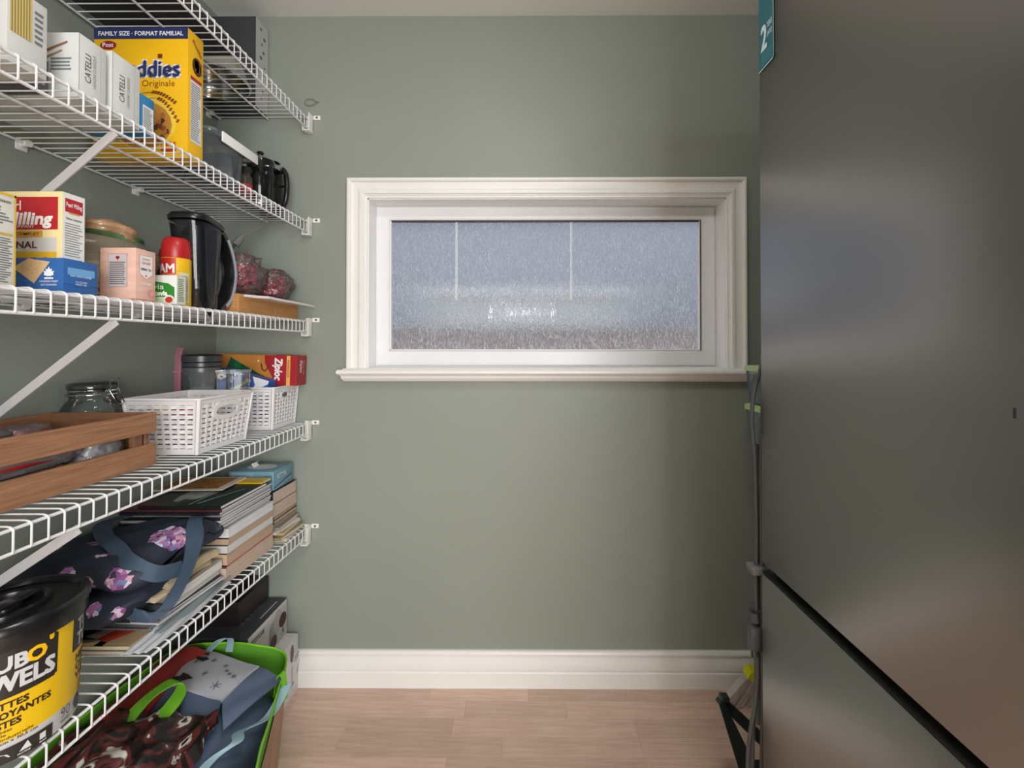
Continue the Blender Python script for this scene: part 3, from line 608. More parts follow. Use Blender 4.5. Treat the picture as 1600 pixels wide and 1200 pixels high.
p = Print(faceY(-.90, 1.018, z3)); p.poly([(.02, .045), (.055, .052), (.085, .048), (.100, .038), (.100, .012), (.02, .010)], '#2f8b34').text('via', .050, .034, .013, '#f2f6f2', w=.026, bold=.0).text('Stevia', .048, .020, .011, '#ffffff', w=.036, bold=.03).disc(.060, .008, .040, '#bfd8b4', 2.5, ry=.009).disc(.088, .011, .012, '#e5e8e2', 3, ry=.010).disc(.088, .010, .009, '#c23e25', 4, ry=.007).disc(.012, .03, .010, '#2f8b34', 2)
p.build('print', bx)
p = Print(faceX(-.795, 1.018, z3)); p.rect(0, 0, .026, .066, '#d5dac6').lines(.003, .006, .023, .060, 13, '#5f7a5a', seed=11); p.build('print', bx)
def can(label, x, y, r, h, cap, body, stripe, txt, mark):
    t = thing('spray_can', label, 'can', (x, y, z3))
    MB().lathe([(0, 0), (r*.95, 0), (r, .003), (r, h*.68), (r*.96, h*.69)], M(body, .35), 32).build('can_body', t, smooth=40)
    MB().lathe([(r*.97, h*.69), (r*.99, h*.70), (r*.97, h*.86), (r*.86, h*.965), (r*.7, h*.99), (0, h)], M(cap, .35), 32).build('cap', t, smooth=50)
    if txt:
        g = Print(lambda u, v, n: (x+(r+n+.0003)*math.sin(u/r), y-(r+n+.0003)*math.cos(u/r), z3+v))
        g.rect(-.042, h*.36, .020, h*.68, '#b8201f', 1, n=14).text('PAM', .0165, h*.47, .022, '#e9e4de', w=.046, al='r', bold=.02).rect(-.042, h*.36, .020, h*.455, '#d0693a', 2, n=14).text('ORIGINAL', .017, h*.385, .008, '#efe0cc', w=.040, al='r').rect(.020, h*.5, .048, h*.68, '#e9b712', 1, n=8).rect(.026, .01, .048, h*.48, '#d6d2b8', 1, n=8)
        for k in range(16): g.rect(.028, .014+k*.0038, .046, .0155+k*.0038, '#6b6b60', 2, n=5)
        g.build('label', t)
    return t
can('red capped cooking spray can with white lettering behind the stevia box', -.850, 1.086, .0305, .168, '#b01f20', '#e9b712', '#b8201f', True, 0)
can('second red spray can, mostly hidden between first can and black pitcher', -.925, 1.165, .028, .160, '#8e1c1d', '#7c1a1b', '#b8201f', False, 0)
# bread / tortilla bags behind
def lump(mb, c, dims, mat, seed, amp=.12, nu=28, nv=14, flat=.75, freq=4, squash=0):
    R = random.Random(seed); ph = [(R.uniform(1, freq), R.uniform(1, freq), R.uniform(0, 6.3), R.uniform(.4, 1)) for _ in range(9)]
    def f(u, v):
        a = u*2*PI; b = (v-.5)*PI; ca = math.copysign(abs(math.cos(a))**flat, math.cos(a)); sa = math.copysign(abs(math.sin(a))**flat, math.sin(a))
        cb = abs(math.cos(b))**.6; sb = math.copysign(abs(math.sin(b))**.8, math.sin(b))
        n = sum(w_*math.sin(round(p1)*a+p3)*math.cos(round(p2)*b*2+p3*2) for p1, p2, p3, w_ in ph)/4*cb
        s_ = 1+amp*n
        return (c[0]+dims[0]*ca*cb*s_, c[1]+dims[1]*sa*cb*s_, c[2]+dims[2]*(sb*(1+amp*n*1.5)))
    return mb.grid(f, nu, nv, mat)
TB = M('#b08a66', .3, var=.45, vs=26, stretch=(1, 1, 5), bump=.6, bs=40, coat=.6)
t = thing('tortilla_bag', 'plastic bag of wraps with green and orange print behind the tea box', 'bag', (-.985, 1.00, z3))
for k in range(7): MB().lathe([(0, .012*k+.002), (.105, .012*k+.002), (.108, .012*k+.006), (.105, .012*k+.012), (0, .012*k+.0125)], M('#cbb293', .8, var=.1, vs=30), 28).build('wrap', t, smooth=50)
lump(MB(), (0, 0, .076), (.110, .122, .080), clear('#c9b9a4', .35, .12, 'crinkled_film', bump=.9), 5, amp=.24).build('film', t, smooth=60)
lump(MB(), (.02, .0, .140), (.080, .085, .022), M('#4f7a48', .35, var=.5, vs=18, bump=.5, coat=.5), 8, amp=.2).build('printed_header', t, smooth=60)
lump(MB(), (.045, -.01, .155), (.055, .06, .024), TB, 12, amp=.3).build('bread_fold', t, smooth=60)
# pitcher
SM = clear('#22252a', .45, .05, 'smoked_plastic'); SM2 = clear('#3b4046', .30, .04, 'smoked_plastic'); 
t = thing('water_pitcher', 'black filter water pitcher with grey curved handle on middle shelf', 'pitcher', (-.855, 1.165, z3))
t.location = (-.846, 1.150, z3)
rg = []
for zz, l, wdt, sh_ in ((0, .038, .034, .004), (.006, .042, .038, .004), (.06, .044, .040, .002), (.12, .048, .042, 0), (.18, .052, .044, -.002), (.215, .055, .045, -.004)): rg.append([(x, y+sh_, zz) for x, y in rr(wdt, l, .034, 6)])
loft(MB(), rg, SM).build('jug', t, smooth=60)
rg = [[(x, y-.002, zz) for x, y in rr(w_, l_, .026, 6)] for zz, l_, w_ in ((.085, .028, .028), (.11, .038, .036), (.205, .046, .040))]
loft(MB(), rg, M('#1d2024', .25)).build('filter_reservoir', t, smooth=60)
rg = [[(x, y-.002, zz+(.010 if y < -.02 else 0)*(1)) for x, y in rr(w_, l_, .034, 6)] for zz, l_, w_ in ((.210, .058, .047), (.218, .060, .048), (.226, .056, .044), (.229, .036, .026))]
loft(MB(), rg, BLK, True, True).build('lid', t, smooth=50)
P_ = spline([(.012, .070, .222), (.012, .118, .205), (.012, .152, .160), (.012, .166, .105), (.012, .150, .048), (.012, .110, .008)], 6)
hm = MB(); ribbon(hm, [(.0, .040, .222), (.0, .078, .206), (.0, .106, .160), (.0, .118, .105), (.0, .104, .046), (.0, .066, .006)], (1, 0, 0), .034, .012, M('#1b1d20', .25)); hm.build('handle', t, smooth=60)
hm = MB(); ribbon(hm, [(.0, .090, .198), (.0, .112, .160), (.0, .1245, .105), (.0, .110, .046), (.0, .086, .018)], (1, 0, 0), .037, .009, M('#a3adb5', .35)); hm.build('grip_pad', t, smooth=60)
MB().grid(lambda u, v: (.055*math.sin(PI*(u-.5))*.0+.0, .050+.055*math.sin(PI*v)*u, .01+.2*v), 1, 12, SM2, thick=.03).build('handle_web', t, smooth=60)
# bamboo tray box with paper and berry bags
WOOD = M('#c08a50', .5, var=.16, vs=7, stretch=(4, 1, 30), bump=.15)
t = thing('bamboo_box', 'honey coloured wooden box under the white paper bag on middle shelf', 'box', (-.93, 1.43, z3))
for a in ((.106, .118, -.165, .02, 'side_board'), (.106, .118, .0205, .165, 'side_board'), (-.118, -.106, -.165, .165, 'side_board')): MB().box(a[0]+.0, a[1]+.0, a[2], a[3], 0, .054, WOOD, .0012).build(a[4], t)
MB().box(-.106, .106, -.165, -.153, 0, .054, WOOD, .0012).build('end_board', t); MB().box(-.106, .106, .153, .165, 0, .054, WOOD, .0012).build('end_board', t); MB().box(-.106, .106, -.153, .153, .002, .010, WOOD).build('bottom_board', t)
MB().box(-.108, .108, -.155, .155, .046, .052, WOOD).build('lid_board', t)
PAPW = M('#d9d3d2', .35, var=.05, coat=.4)
t = thing('paper_packet', 'flat white packet with red print drooping over the wooden box', 'packet', (-.90, 1.44, z3+.055))
def droop(u, v):
    x = -.13+.29*u; y = -.15+.29*v; z = .004+.004*math.sin(5*u+3*v)-.020*max(0, u-.62)*2.2*(.4+v*.6)
    return (x, y, z)
MB().grid(droop, 20, 14, PAPW, thick=.007).build('sheet', t, smooth=60)
p = MB().grid(lambda u, v: tuple(Vector(droop(.70+.22*u, .25+.5*v))+Vector((0, 0, .0008))), 8, 5, M('#c88f92', .4)); p.build('red_print', t, smooth=60)
BAGR = clear('#c9a4a8', .14, .10, 'crinkled_film', bump=1.0)
for k, (x, y, sx, sy, h, lb) in enumerate(((-.865, 1.355, .060, .060, .115, 'nearer clear bag of dark red berries on the white packet'), (-.845, 1.49, .055, .060, .090, 'farther clear bag of dark red berries beside the back wall'))):
    t = thing('berry_bag', lb, 'bag', (x, y, z3+.066))
    R = random.Random(k)
    bm_ = MB()
    for q in range(60):
        a = R.random()*6.28; r_ = math.sqrt(R.random())*.8; cx, cy = sx*r_*math.cos(a)*.85, sy*r_*math.sin(a)*.85; zz = R.random()*h*.62+.008
        s_ = .0095; bm_.lathe([(0, -s_), (s_*.8, -s_*.6), (s_, 0), (s_*.8, s_*.6), (0, s_)], M(R.choice(('#9e2338', '#7e1a2c', '#b8354a')), .35), 7, c=(cx, cy, zz))
    o = bm_.build('dried_berries', t, smooth=70); o['kind'] = 'stuff'
    lump(MB(), (0, 0, h*.5), (sx*1.05, sy*1.05, h*.5), BAGR, 20+k, amp=.3, freq=7, nu=36, nv=18).build('film', t, smooth=40)
# hanging plug
t = thing('hanging_plug', 'grey two pin plug hanging on its cord below the second shelf', 'plug', (-.93, 1.47, S[1]-.12))
GRY = M('#7d7c7a', .5)
MB().tube(spline([(.055, .05, .125), (.04, .04, .08), (.022, .02, .052), (.0, .0, .034)], 5), .0032, GRY, 7).build('cord', t, smooth=60)
mb = MB(); mb.tube([(.002, .002, .036), (-.006, -.004, .022)], [.005, .009], GRY, 8); mb.tube([(-.006, -.004, .022), (-.018, -.012, .000)], [.011, .013], GRY, 8); mb.build('plug_body', t, smooth=40)
for s_ in (-1, 1): MB().tube([(-.018+.004*s_, -.012, .0), (-.026+.004*s_, -.017, -.014)], .0016, M('#55524a', .3, 1), 5).build('prong', t)
# ------------------------------------------------------------------ fourth shelf: crate, jar, baskets
z4 = S[3]+.002
CRW = M('#986e50', .6, var=.26, vs=5, stretch=(10, 2, 40), bump=.25, bs=30, bstretch=(3, 1, 20)); CRW2 = M('#80593f', .6, var=.22, vs=5, stretch=(2, 10, 30), bump=.25)
t = thing('wooden_crate', 'long brown slatted wooden crate at the near end of the shelf', 'crate', (-.96, .66, z4))
X0, X1, Y0, Y1 = -1.078, -.842, .30, 1.022
for za, zb in ((.0, .051), (.074, .121)):
    MB().box(X1-.011, X1, Y0, Y1, z4+za+.002, z4+zb, CRW, .0015).build('side_slat', t, world=True); MB().box(X0, X0+.011, Y0, Y1, z4+za+.002, z4+zb, CRW, .0015).build('side_slat', t, world=True)
for yy in (Y0+.006, Y1-.017): MB().box(X0+.0115, X1-.0115, yy, yy+.011, z4+.002, z4+.121, CRW2, .0015).build('end_board', t, world=True)
for k in range(5): MB().box(X0+.012+k*.0432, X0+.052+k*.0432, Y0+.018, Y1-.018, z4+.003, z4+.010, CRW2, .001).build('bottom_slat', t, world=True)
for yy in (Y0+.03, Y1-.045): MB().box(X1-.024, X1-.0112, yy, yy+.02, z4+.011, z4+.12, CRW2, .001).build('corner_post', t, world=True)
def packet(label, x, y, z, sx, sy, h, mt, seed, film=True, rz=0, kind='packet', amp=.2):
    t = thing(kind, label, 'packet', (x, y, z), rz)
    lump(MB(), (0, 0, h*.5), (sx*.92, sy*.92, h*.46), mt, seed, amp=amp).build('contents', t, smooth=60)
    if film: lump(MB(), (0, 0, h*.5), (sx, sy, h*.55), clear('#d3d0d2', .22, .08, 'crinkled_film', bump=1.0), seed+1, amp=amp, freq=7, nu=36, nv=18).build('film', t, smooth=40)
    return t
packet('black white and red snack packet at the back inside the wooden crate', -1.03, .80, z4+.076, .034, .10, .032, M('#1e1e20', .3, var=.9, vs=30, coat=.6), 31)
packet('red packet inside the wooden crate, its top seen over the side', -1.025, .915, z4+.066, .03, .045, .042, M('#b52a24', .35, var=.3, vs=20, coat=.5), 37)
packet('red foil packet behind the slat gap of the wooden crate', -.895, .775, z4+.045, .033, .12, .05, M('#9c1f22', .3, var=.4, vs=14, coat=.5), 41)
packet('clear crinkled plastic bag near the far end inside the crate', -.90, .935, z4+.02, .036, .048, .062, M('#bdbbbd', .3, var=.2, vs=20, coat=.5), 47)
packet('white and pink wrapped packet at the left inside the crate', -1.00, .62, z4+.05, .05, .07, .045, M('#cdb3ad', .4, var=.35, vs=20, coat=.4), 49)
packet('clear bag of brown snacks low at the near end of the crate', -.90, .57, z4+.02, .04, .075, .06, M('#8a6a5a', .4, var=.4, vs=30, coat=.5), 53)
# clip top jar
t = thing('clip_top_jar', 'large glass jar with dark lid and wire clip behind the crate', 'jar', (-1.048, 1.083, z4)); t.scale = (.84, .84, 1.12)
JG = clear('#93a09c', .12, .03, 'jar_glass')
MB().lathe([(0, 0), (.064, 0), (.070, .006), (.070, .095), (.068, .108), (.060, .120), (.052, .126), (.050, .132), (.053, .137), (.053, .141), (.050, .144)], JG, 40).build('jar_body', t, smooth=60)
MB().lathe([(.054, .1445), (.055, .147), (.055, .149), (.052, .151)], CHR, 40).build('neck_ring', t, smooth=50)
MB().lathe([(.050, .150), (.056, .151), (.057, .156), (.053, .163), (.03, .166), (0, .1665)], M('#2e3331', .15, coat=.5), 40).build('lid', t, smooth=60)
wq = MB(); wq.tube([(.058*math.cos(a*PI/16), .058*math.sin(a*PI/16), .139) for a in range(32)], .0014, CHR, 6, closed=True)
for s_ in (0,): wq.tube([(.056, -.012, .139), (.062, -.012, .155), (.060, -.012, .166), (.066, -.010, .172)], .0014, CHR, 6); wq.tube([(.056, .012, .139), (.062, .012, .155), (.060, .012, .166), (.066, .010, .172)], .0014, CHR, 6)
wq.tube([(.060, -.016, .150), (.080, -.012, .120), (.086, 0, .116), (.080, .012, .120), (.060, .016, .150)], .0014, CHR, 6); wq.tube([(-.056, -.010, .155), (-.070, -.010, .160), (-.074, 0, .145), (-.070, .010, .160), (-.056, .010, .155)], .0014, CHR, 6); wq.tube([(-.058, 0, .139), (-.068, 0, .134), (-.074, 0, .145)], .0014, CHR, 6)
wq.build('wire_clip', t, smooth=60)
# woven baskets
BW = M('#e3e1e2', .45)
def basket(label, x, y, w, d, h, taper, nw, nd, nr, hole_x, hole=(.044, .0125), hz=.72):
    """w along x, d along y (outer size at the rim); open weave built strip by strip"""
    t = thing('woven_basket', label, 'basket', (x, y, z4))
    w2, d2 = w/2, d/2
    def side(name, a, b, nrm, nst, hl=None):
        # a,b: rim corner points (x,y); wall slopes inward to the foot
        a = Vector(a); b = Vector(b); nrm = Vector(nrm); L_ = (b-a).length; e = (b-a)/L_; mb = MB()
        def P(u, v, n): 
            ins = taper*(1-v/h); uu = u-(u-L_/2)/(L_/2)*ins*1.0
            q = a+e*uu-nrm*ins+nrm*n; return (q.x, q.y, v)
        def slab(u0, u1, v0, v1, n0, n1):
            vs = [P(u, v, n) for n in (n0, n1) for v in (v0, v1) for u in (u0, u1)]
            mb.add(vs, [(0,1,3,2),(4,6,7,5),(0,4,5,1),(2,3,7,6),(0,2,6,4),(1,5,7,3)], BW)
        def inh(u, v): 
            return hl and ((u-L_*hl[0])/(hl[1]*1.28))**4+((v-h*hz)/(hl[2]*1.5))**4 < 1
        r0, r1 = .014, h-.013; dv = (r1-r0)/nr; du = (L_-.016)/nst
        for k in range(nst+1):
            u = .008+k*du; seg = [r0]
            if hl and abs(u-L_*hl[0]) < hl[1]*1.25:
                slab(u-.003, u+.003, r0, h*hz-hl[2]*1.4, .0006, .0026); slab(u-.003, u+.003, h*hz+hl[2]*1.4, r1, .0006, .0026)
            else: slab(u-.003, u+.003, r0, r1, .0006, .0026)
        for i in range(nr):
            v0 = r0+dv*i+dv*.13; v1 = r0+dv*(i+1)-dv*.13
            for k in range(nst):
                u0 = .008+k*du; um = u0+du/2
                if inh(um, (v0+v1)/2): continue
                n = .0034 if (i+k) % 2 else -.0002
                # strip passes over one stake and under the next, with a dip between
                vs = []
                uu = (u0-.0032, u0+.0032, u0+du-.0032, u0+du+.0032); nn = (.0028 if n > 0 else .0, .0032 if n > 0 else -.0004, .0 if n > 0 else .0028, .0 if n > 0 else .0030)
                for (u_, n_) in zip(uu, nn): vs += [P(u_, v0, n_), P(u_, v1, n_), P(u_, v0, n_-.0012), P(u_, v1, n_-.0012)]
                fs = []
                for q in range(3):
                    o_ = q*4; fs += [(o_, o_+4, o_+5, o_+1), (o_+2, o_+3, o_+7, o_+6), (o_+1, o_+5, o_+7, o_+3), (o_, o_+2, o_+6, o_+4)]
                fs += [(0, 1, 3, 2), (12, 14, 15, 13)]
                mb.add(vs, fs, BW)
        slab(0, L_, 0, .0142, 0, .003); slab(0, L_, h-.0135, h, 0, .003)
        o = mb.build(name, t)
        if hl:
            g = MB(); n_ = 24; cu = L_*hl[0]; cv = h*hz
            ov = lambda f, k: (cu+math.copysign(abs(math.cos(2*PI*k/n_))**.75, math.cos(2*PI*k/n_))*hl[1]*f, cv+math.copysign(abs(math.sin(2*PI*k/n_))**.75, math.sin(2*PI*k/n_))*(hl[2]+hl[1]*(f-1)))
            vs = []
            for k in range(n_):
                A = ov(1, k); B = ov(1.28, k)
                vs += [P(A[0], A[1], .004), P(B[0], B[1], .0036), P(A[0], A[1], 0), P(B[0], B[1], 0)]
            fs = []
            for k in range(n_):
                a_, b_ = k*4, ((k+1) % n_)*4; fs += [(a_, a_+1, b_+1, b_), (a_+2, b_+2, b_+3, a_+3), (a_, b_, b_+2, a_+2), (a_+1, a_+3, b_+3, b_+1)]
            g.add(vs, fs, BW); g.build('handle_hole_rim', o)
        return o
    side('woven_panel', (-w2, -d2), (w2, -d2), (0, -1), nw); side('woven_panel', (w2, d2), (-w2, d2), (0, 1), nw)
    side('woven_panel', (w2, -d2), (w2, d2), (1, 0), nd, (hole_x, hole[0], hole[1])); side('woven_panel', (-w2, d2), (-w2, -d2), (-1, 0), nd)
    MB().box(-w2+taper, w2-taper, -d2+taper, d2-taper, 0, .003, BW).build('base', t)
    rm = MB(); c = rr(w2+.003, d2+.003, .010, 4); rm.tube([(x_, y_, h) for x_, y_ in c], .0034, BW, 8, closed=True); rm.build('rim', t, smooth=60)
    for sx in (-1, 1):
        for sy in (-1, 1): MB().tube([(sx*(w2-taper), sy*(d2-taper), 0), (sx*w2, sy*d2, h)], [.005, .0055], BW, 8).build('corner_post', t, smooth=60)
    return t
basket('larger white woven plastic basket between the crate and the smaller basket', -.899, 1.212, .186, .216, .139, .014, 8, 9, 9, .5)
basket('smaller white woven basket in the corner holding the freezer bag box', -.945, 1.523, .262, .154, .135, .008, 12, 8, 9, .45, (.020, .009), .80)
packet('bright yellow packet inside the larger white basket', -.93, 1.14, z4+.085, .028, .022, .045, M('#ecd51a', .4, var=.15, vs=20, coat=.4), 61, film=False)
packet('red and pale candy wrapper inside the larger white basket', -.885, 1.165, z4+.085, .03, .02, .035, M('#c9584a', .4, var=.5, vs=30, coat=.4), 67, film=False)
packet('pale crumpled wrapper filling the bottom of the larger white basket', -.90, 1.21, z4+.004, .068, .075, .075, M('#b9a8a2', .5, var=.3, vs=12), 71, film=False, amp=.12)
# blender cup, pink scoop, clear cup
t = thing('blender_cup', 'clear blender cup with dark grey screw lid behind the baskets', 'cup', (-1.0, 1.384, z4))
MB().lathe([(0, 0), (.036, 0), (.040, .004), (.049, .19), (.050, .195)], clear('#9fa3a8', .25, .05), 32).build('cup_body', t, smooth=60)
for k, (za, zb, r_) in enumerate(((.192, .207, .0505), (.208, .222, .0515), (.223, .243, .053))):
    MB().lathe([(r_-.003, za), (r_, za+.001), (r_, zb-.002), (r_-.003, zb)], M('#3a3d41', .3) if k else M('#55585c', .3), 32).build('lid_ring', t, smooth=40)
MB().lathe([(.052, .243), (.048, .246), (.046, .240), (0, .240)], M('#2b2d30', .3), 32).build('lid', t, smooth=40)
t = thing('pink_scoop', 'pink plastic handle standing upright left of the blender cup', 'scoop', (-1.063, 1.372, z4))
PK = M('#c27f92', .35)
mb = MB(); ribbon(mb, [(0, 0, 0), (0, 0, .10), (0, 0, .18), (.002, 0, .235), (.008, -.004, .256), (.016, -.006, .264)], (.9, -.4, 0), .020, .008, PK); mb.build('handle', t, smooth=60)
mb = MB(); mb.box(-.012, .012, -.010, .004, .19, .196, PK, .002); mb.build('collar', t)
t = thing('clear_cup', 'square clear plastic container between the two white baskets', 'container', (-.902, 1.384, z4))
loft(MB(), [rring(.026, .030, .008, 0), rring(.028, .032, .008, .004), rring(.033, .038, .010, .190)], CL).build('walls', t, smooth=50)
loft(MB(), [rring(.034, .039, .010, .188), rring(.035, .040, .010, .191), rring(.035, .040, .01, .197), rring(.033, .038, .01, .198)], clear('#cdd6dc', .3, .05), False).build('rim', t, smooth=50)
bx = thing('sandwich_bag_box', 'blue and white box with yellow stripe tilted in the smaller basket', 'box', (-.94, 1.478, z4+.058), .0)
mb = MB(); mb.box(-.085, .075, -.022, .022, 0, .125, M('#2f5fb0', .45), .0015); mb.build('carton_body', bx)
bx.rotation_euler = (0, .28, 0)
g = Print(lambda u, v, n: (-.085+u, -.0222-n, v)); g.mb = MB()
g.poly([(.02, .125), (.03, .112), (.09, .125)], '#dcdfe4').poly([(.105, .125), (.16, .125), (.16, .115), (.105, .06), (.120, .10)], '#dcdfe4', 2).line([(.035, .04), (.090, .105)], .009, '#d9d863', 3).disc(.094, .108, .010, '#d9d863', 3, ry=.006).text('Bags', .02, .075, .018, '#e4ebf4', w=.04, rot=.7)
o = g.mb.build('print', bx)
# freezer bag box (festive)
bx = thing('freezer_bag_box', 'orange and red freezer bag box with green tree print in small basket', 'box', (-.925, 1.553, z4+.140)); bx.scale = (1, 1, .86)
bx.rotation_euler = (0, math.radians(1.5), 0)
mb = MB(); mb.box(-.150, .146, -.030, .036, 0, .118, M('#c9853c', .45, var=.05), .0015); mb.build('carton_body', bx)
mb = MB(); mb.box(-.148, .06, -.012, .034, .118, .1195, M('#d9a245', .45)); mb.box(.06, .13, -.005, .034, .118, .1195, M('#8c1c26', .45)); mb.build('flap', bx)
g = Print(lambda u, v, n: (-.150+u, -.0302-n, v)); g.mb = MB()
g.poly([(.190, .0), (.186, .118), (.296, .118), (.296, 0), (.220, .0)], '#a81f2c').poly([(.190, 0), (.186, .09), (.228, .0)], '#c9853c', 2)
for k in range(7): g.poly([(.070+k*.019, .108-k*.012), (.070+k*.019+.023, .108-k*.012-.017), (.062+k*.021, .030-k*.001), (.050+k*.021, .044)], '#0f5a36' if k % 2 == 0 else '#1b6b42', 2+k*.1)
g.text('Ziploc', .222, .108, .026, '#f3eff0', w=.088, rot=-PI/2, bold=.03, shear=.2).rect(.262, .0, .2745, .118, '#e6b25e', 3).text('FREEZER', .2655, .10, .006, '#7b3c1a', w=.07, rot=-PI/2, layer=4).text('G', .025, .095, .012, '#a81f2c').disc(.165, .095, .004, '#efe2c4', 3, n=6).disc(.020, .08, .003, '#efe2c4', 3, n=6).disc(.19, .02, .003, '#f3e3c0', 4, n=6)
g.line([(.175, .085), (.180, .060), (.190, .055), (.205, .085)], .005, '#7b3216', 4)
g.mb.build('print', bx)
g = Print(lambda u, v, n: (.1462+n, -.030+u, v)); g.mb = MB(); g.rect(0, 0, .066, .118, '#9c1d2a').text('Ziploc', .022, .10, .016, '#f0dcdc', w=.05, rot=-PI/2, bold=.02).text('freezer bags', .045, .10, .006, '#e3b7b7', w=.06, rot=-PI/2); g.mb.build('print', bx)
# ------------------------------------------------------------------ lowest shelf: paper stacks
z5 = S[4]+.002
def pages_mat(c): return M(c, .8, var=.16, vs=10, stretch=(2, 2, 110), bump=.4, bs=10, bstretch=(1, 1, 90))
def book(label, x0, x1, y0, y1, z, h, cover, pages, rz=0, cat='book', name='book', ct=.0012, group=None, bound=True, top=None, tilt=None, spine_txt=None):
    cx, cy = (x0+x1)/2, (y0+y1)/2; w, d = (x1-x0)/2, (y1-y0)/2
    t = thing(name, label, cat, (cx, cy, z), rz, group)
    if tilt: t.rotation_euler = (tilt[0], tilt[1], rz)
    cm_ = M(cover, .4, coat=.2); mb = MB()
    mb.box(-w, w, -d, d, 0, ct, cm_); mb.box(-w, w, -d, d, h-ct, h, cm_)
    if bound: mb.box(-w, w, -d, -d+.0015, 0, h, cm_)        # spine towards the camera
    mb.build('cover', t)
    mb = MB(); i = .0012; pm = pages_mat(pages); R = random.Random(int(cx*1e4)+int(z*1e4))
    n = max(1, int(h/.006)) if h > .008 else 1; dh = (h-2*ct)/n
    for k in range(n):
        o_ = R.uniform(0, .0012); mb.box(-w+.001, w-o_, -d+.0016, d-.001, ct+dh*k, ct+dh*(k+.93), pm)
    mb.box(-w+.002, w-.0022, -d+.0022, d-.002, ct, h-ct, pm)
    mb.build('page_block', t)
    if top:
        g = Print(lambda u, v, n: (-w+u, -d+v, h+n+.0002)); g.mb = MB(); top(g, 2*w, 2*d); g.mb.build('print', t)
    if spine_txt:
        g = Print(lambda u, v, n: (-w+u, -d-n-.0002, v)); g.mb = MB(); spine_txt(g, 2*w, h); g.mb.build('print', t)
    return t
# main stack, from its bottom
zz = z5
SP_ = [('#c9b3a2', .044, '#c9b3a2', 'thick pinkish tan book at the very bottom of the main paper stack'),
       ('#b4404e', .004, '#c9606c', 'thin red edged booklet above the thick pinkish tan book'),
       ('#c3a98f', .031, '#bfa58e', 'thick tan book just above the thin red edged booklet'),
       ('#cfcfcd', .022, '#d6d6d4', 'white book between two tan books in the main paper stack'),
       ('#b8a189', .018, '#b9a28c', 'thin tan book below the thickest white book'),
       ('#d5d6d8', .028, '#dcdde0', 'thickest white book, directly under the magazines of the main stack')]
for k, (cv, h, pg_, lb) in enumerate(SP_):
    book(lb, -1.07, -.803+random.uniform(-.001, .001), 1.205+.002*k, 1.432, zz, h-.0004, cv, pg_); zz += h
mags = [('#2a2a2e', 'lowest magazine of the main stack, resting on the thickest white book'), ('#75777a', 'grey covered magazine, second from the bottom of the main stack magazines'),
        ('#3a3034', 'dark brown covered magazine, third above the thickest white book'), ('#c8c9cc', 'white covered magazine low in the main magazine stack'),
        ('#1f2024', 'black covered magazine in the middle of the main magazine stack'), ('#8f9095', 'pale grey magazine above the black one in the main stack'),
        ('#26262c', 'black and lilac magazine two below the green fern cover'), ('#4b2630', 'dark red magazine directly below the green fern cover')]
for k, (cv, lb) in enumerate(mags):
    h = .0072; dx = random.uniform(-.006, .003); dy = random.uniform(-.006, .004)
    book(lb, -1.075, -.806+dx, 1.190+dy, 1.425, zz, h, cv, '#c9c9cb', rz=random.uniform(-.012, .012), cat='magazine', name='magazine', ct=.0006); zz += h+.0002
def cov_green(g, W, D):
    g.rect(0, 0, W, D, '#1f2b25').rect(0, 0, W*.45, D, '#4a4d4a', 2).rect(.0, .0, W*.25, D*.06, '#8a1f22', 3).text('QUD', W*.26, D*.28, D*.55, '#b9c2bd', w=W*.28, rot=.0, layer=4, bold=.03)
    g.poly([(W*.5, D*.05), (W*.62, D*.8), (W*.5, D*.9), (W*.4, D*.4)], '#3f5a2a', 3)
    for k in range(12): g.line([(W*.66, D*.08), (W*(.66+.02*k), D*(.15+.05*k))], .004, '#6fb8b4' if k % 2 else '#2f6f70', 4+k*.05)
    g.line([(W*.58, D*.05), (W*.62, D*.95)], .003, '#c9d6cf', 5).line([(W*.50, D*.6), (W*.58, D*.95)], .004, '#b8443c', 5)
book('glossy magazine with dark green fern cover on top of the main stack', -1.03, -.808, 1.192, 1.40, zz, .0075, '#18201c', '#d8d9dc', rz=-.01, cat='magazine', name='magazine', ct=.0006, top=cov_green); zz += .0077
book('yellow covered booklet on the main stack beside the tissue box', -1.0, -.812, 1.385, 1.432, zz, .0055, '#e0b81f', '#d8cfa8', cat='booklet', name='booklet', ct=.0005)
def cov_food(g, W, D):
    g.rect(0, 0, W, D, '#d9cdbb').rect(.008, .010, W-.02, D-.01, '#b07a3a', 2)
    R = random.Random(5)
    for k in range(30): g.disc(.02+R.random()*(W-.05), .02+R.random()*(D-.04), .008, R.choice(('#8f5a24', '#c48a42', '#d8a860')), 3+k*.03, ry=.005, n=7)
book('pale leaflet with golden food picture lying on top of the main stack', -1.085, -.885, 1.30, 1.425, zz+.0057, .003, '#d5c9b6', '#e3dccf', rz=.05, cat='leaflet', name='leaflet', ct=.0004, top=cov_food)
ztop = zz
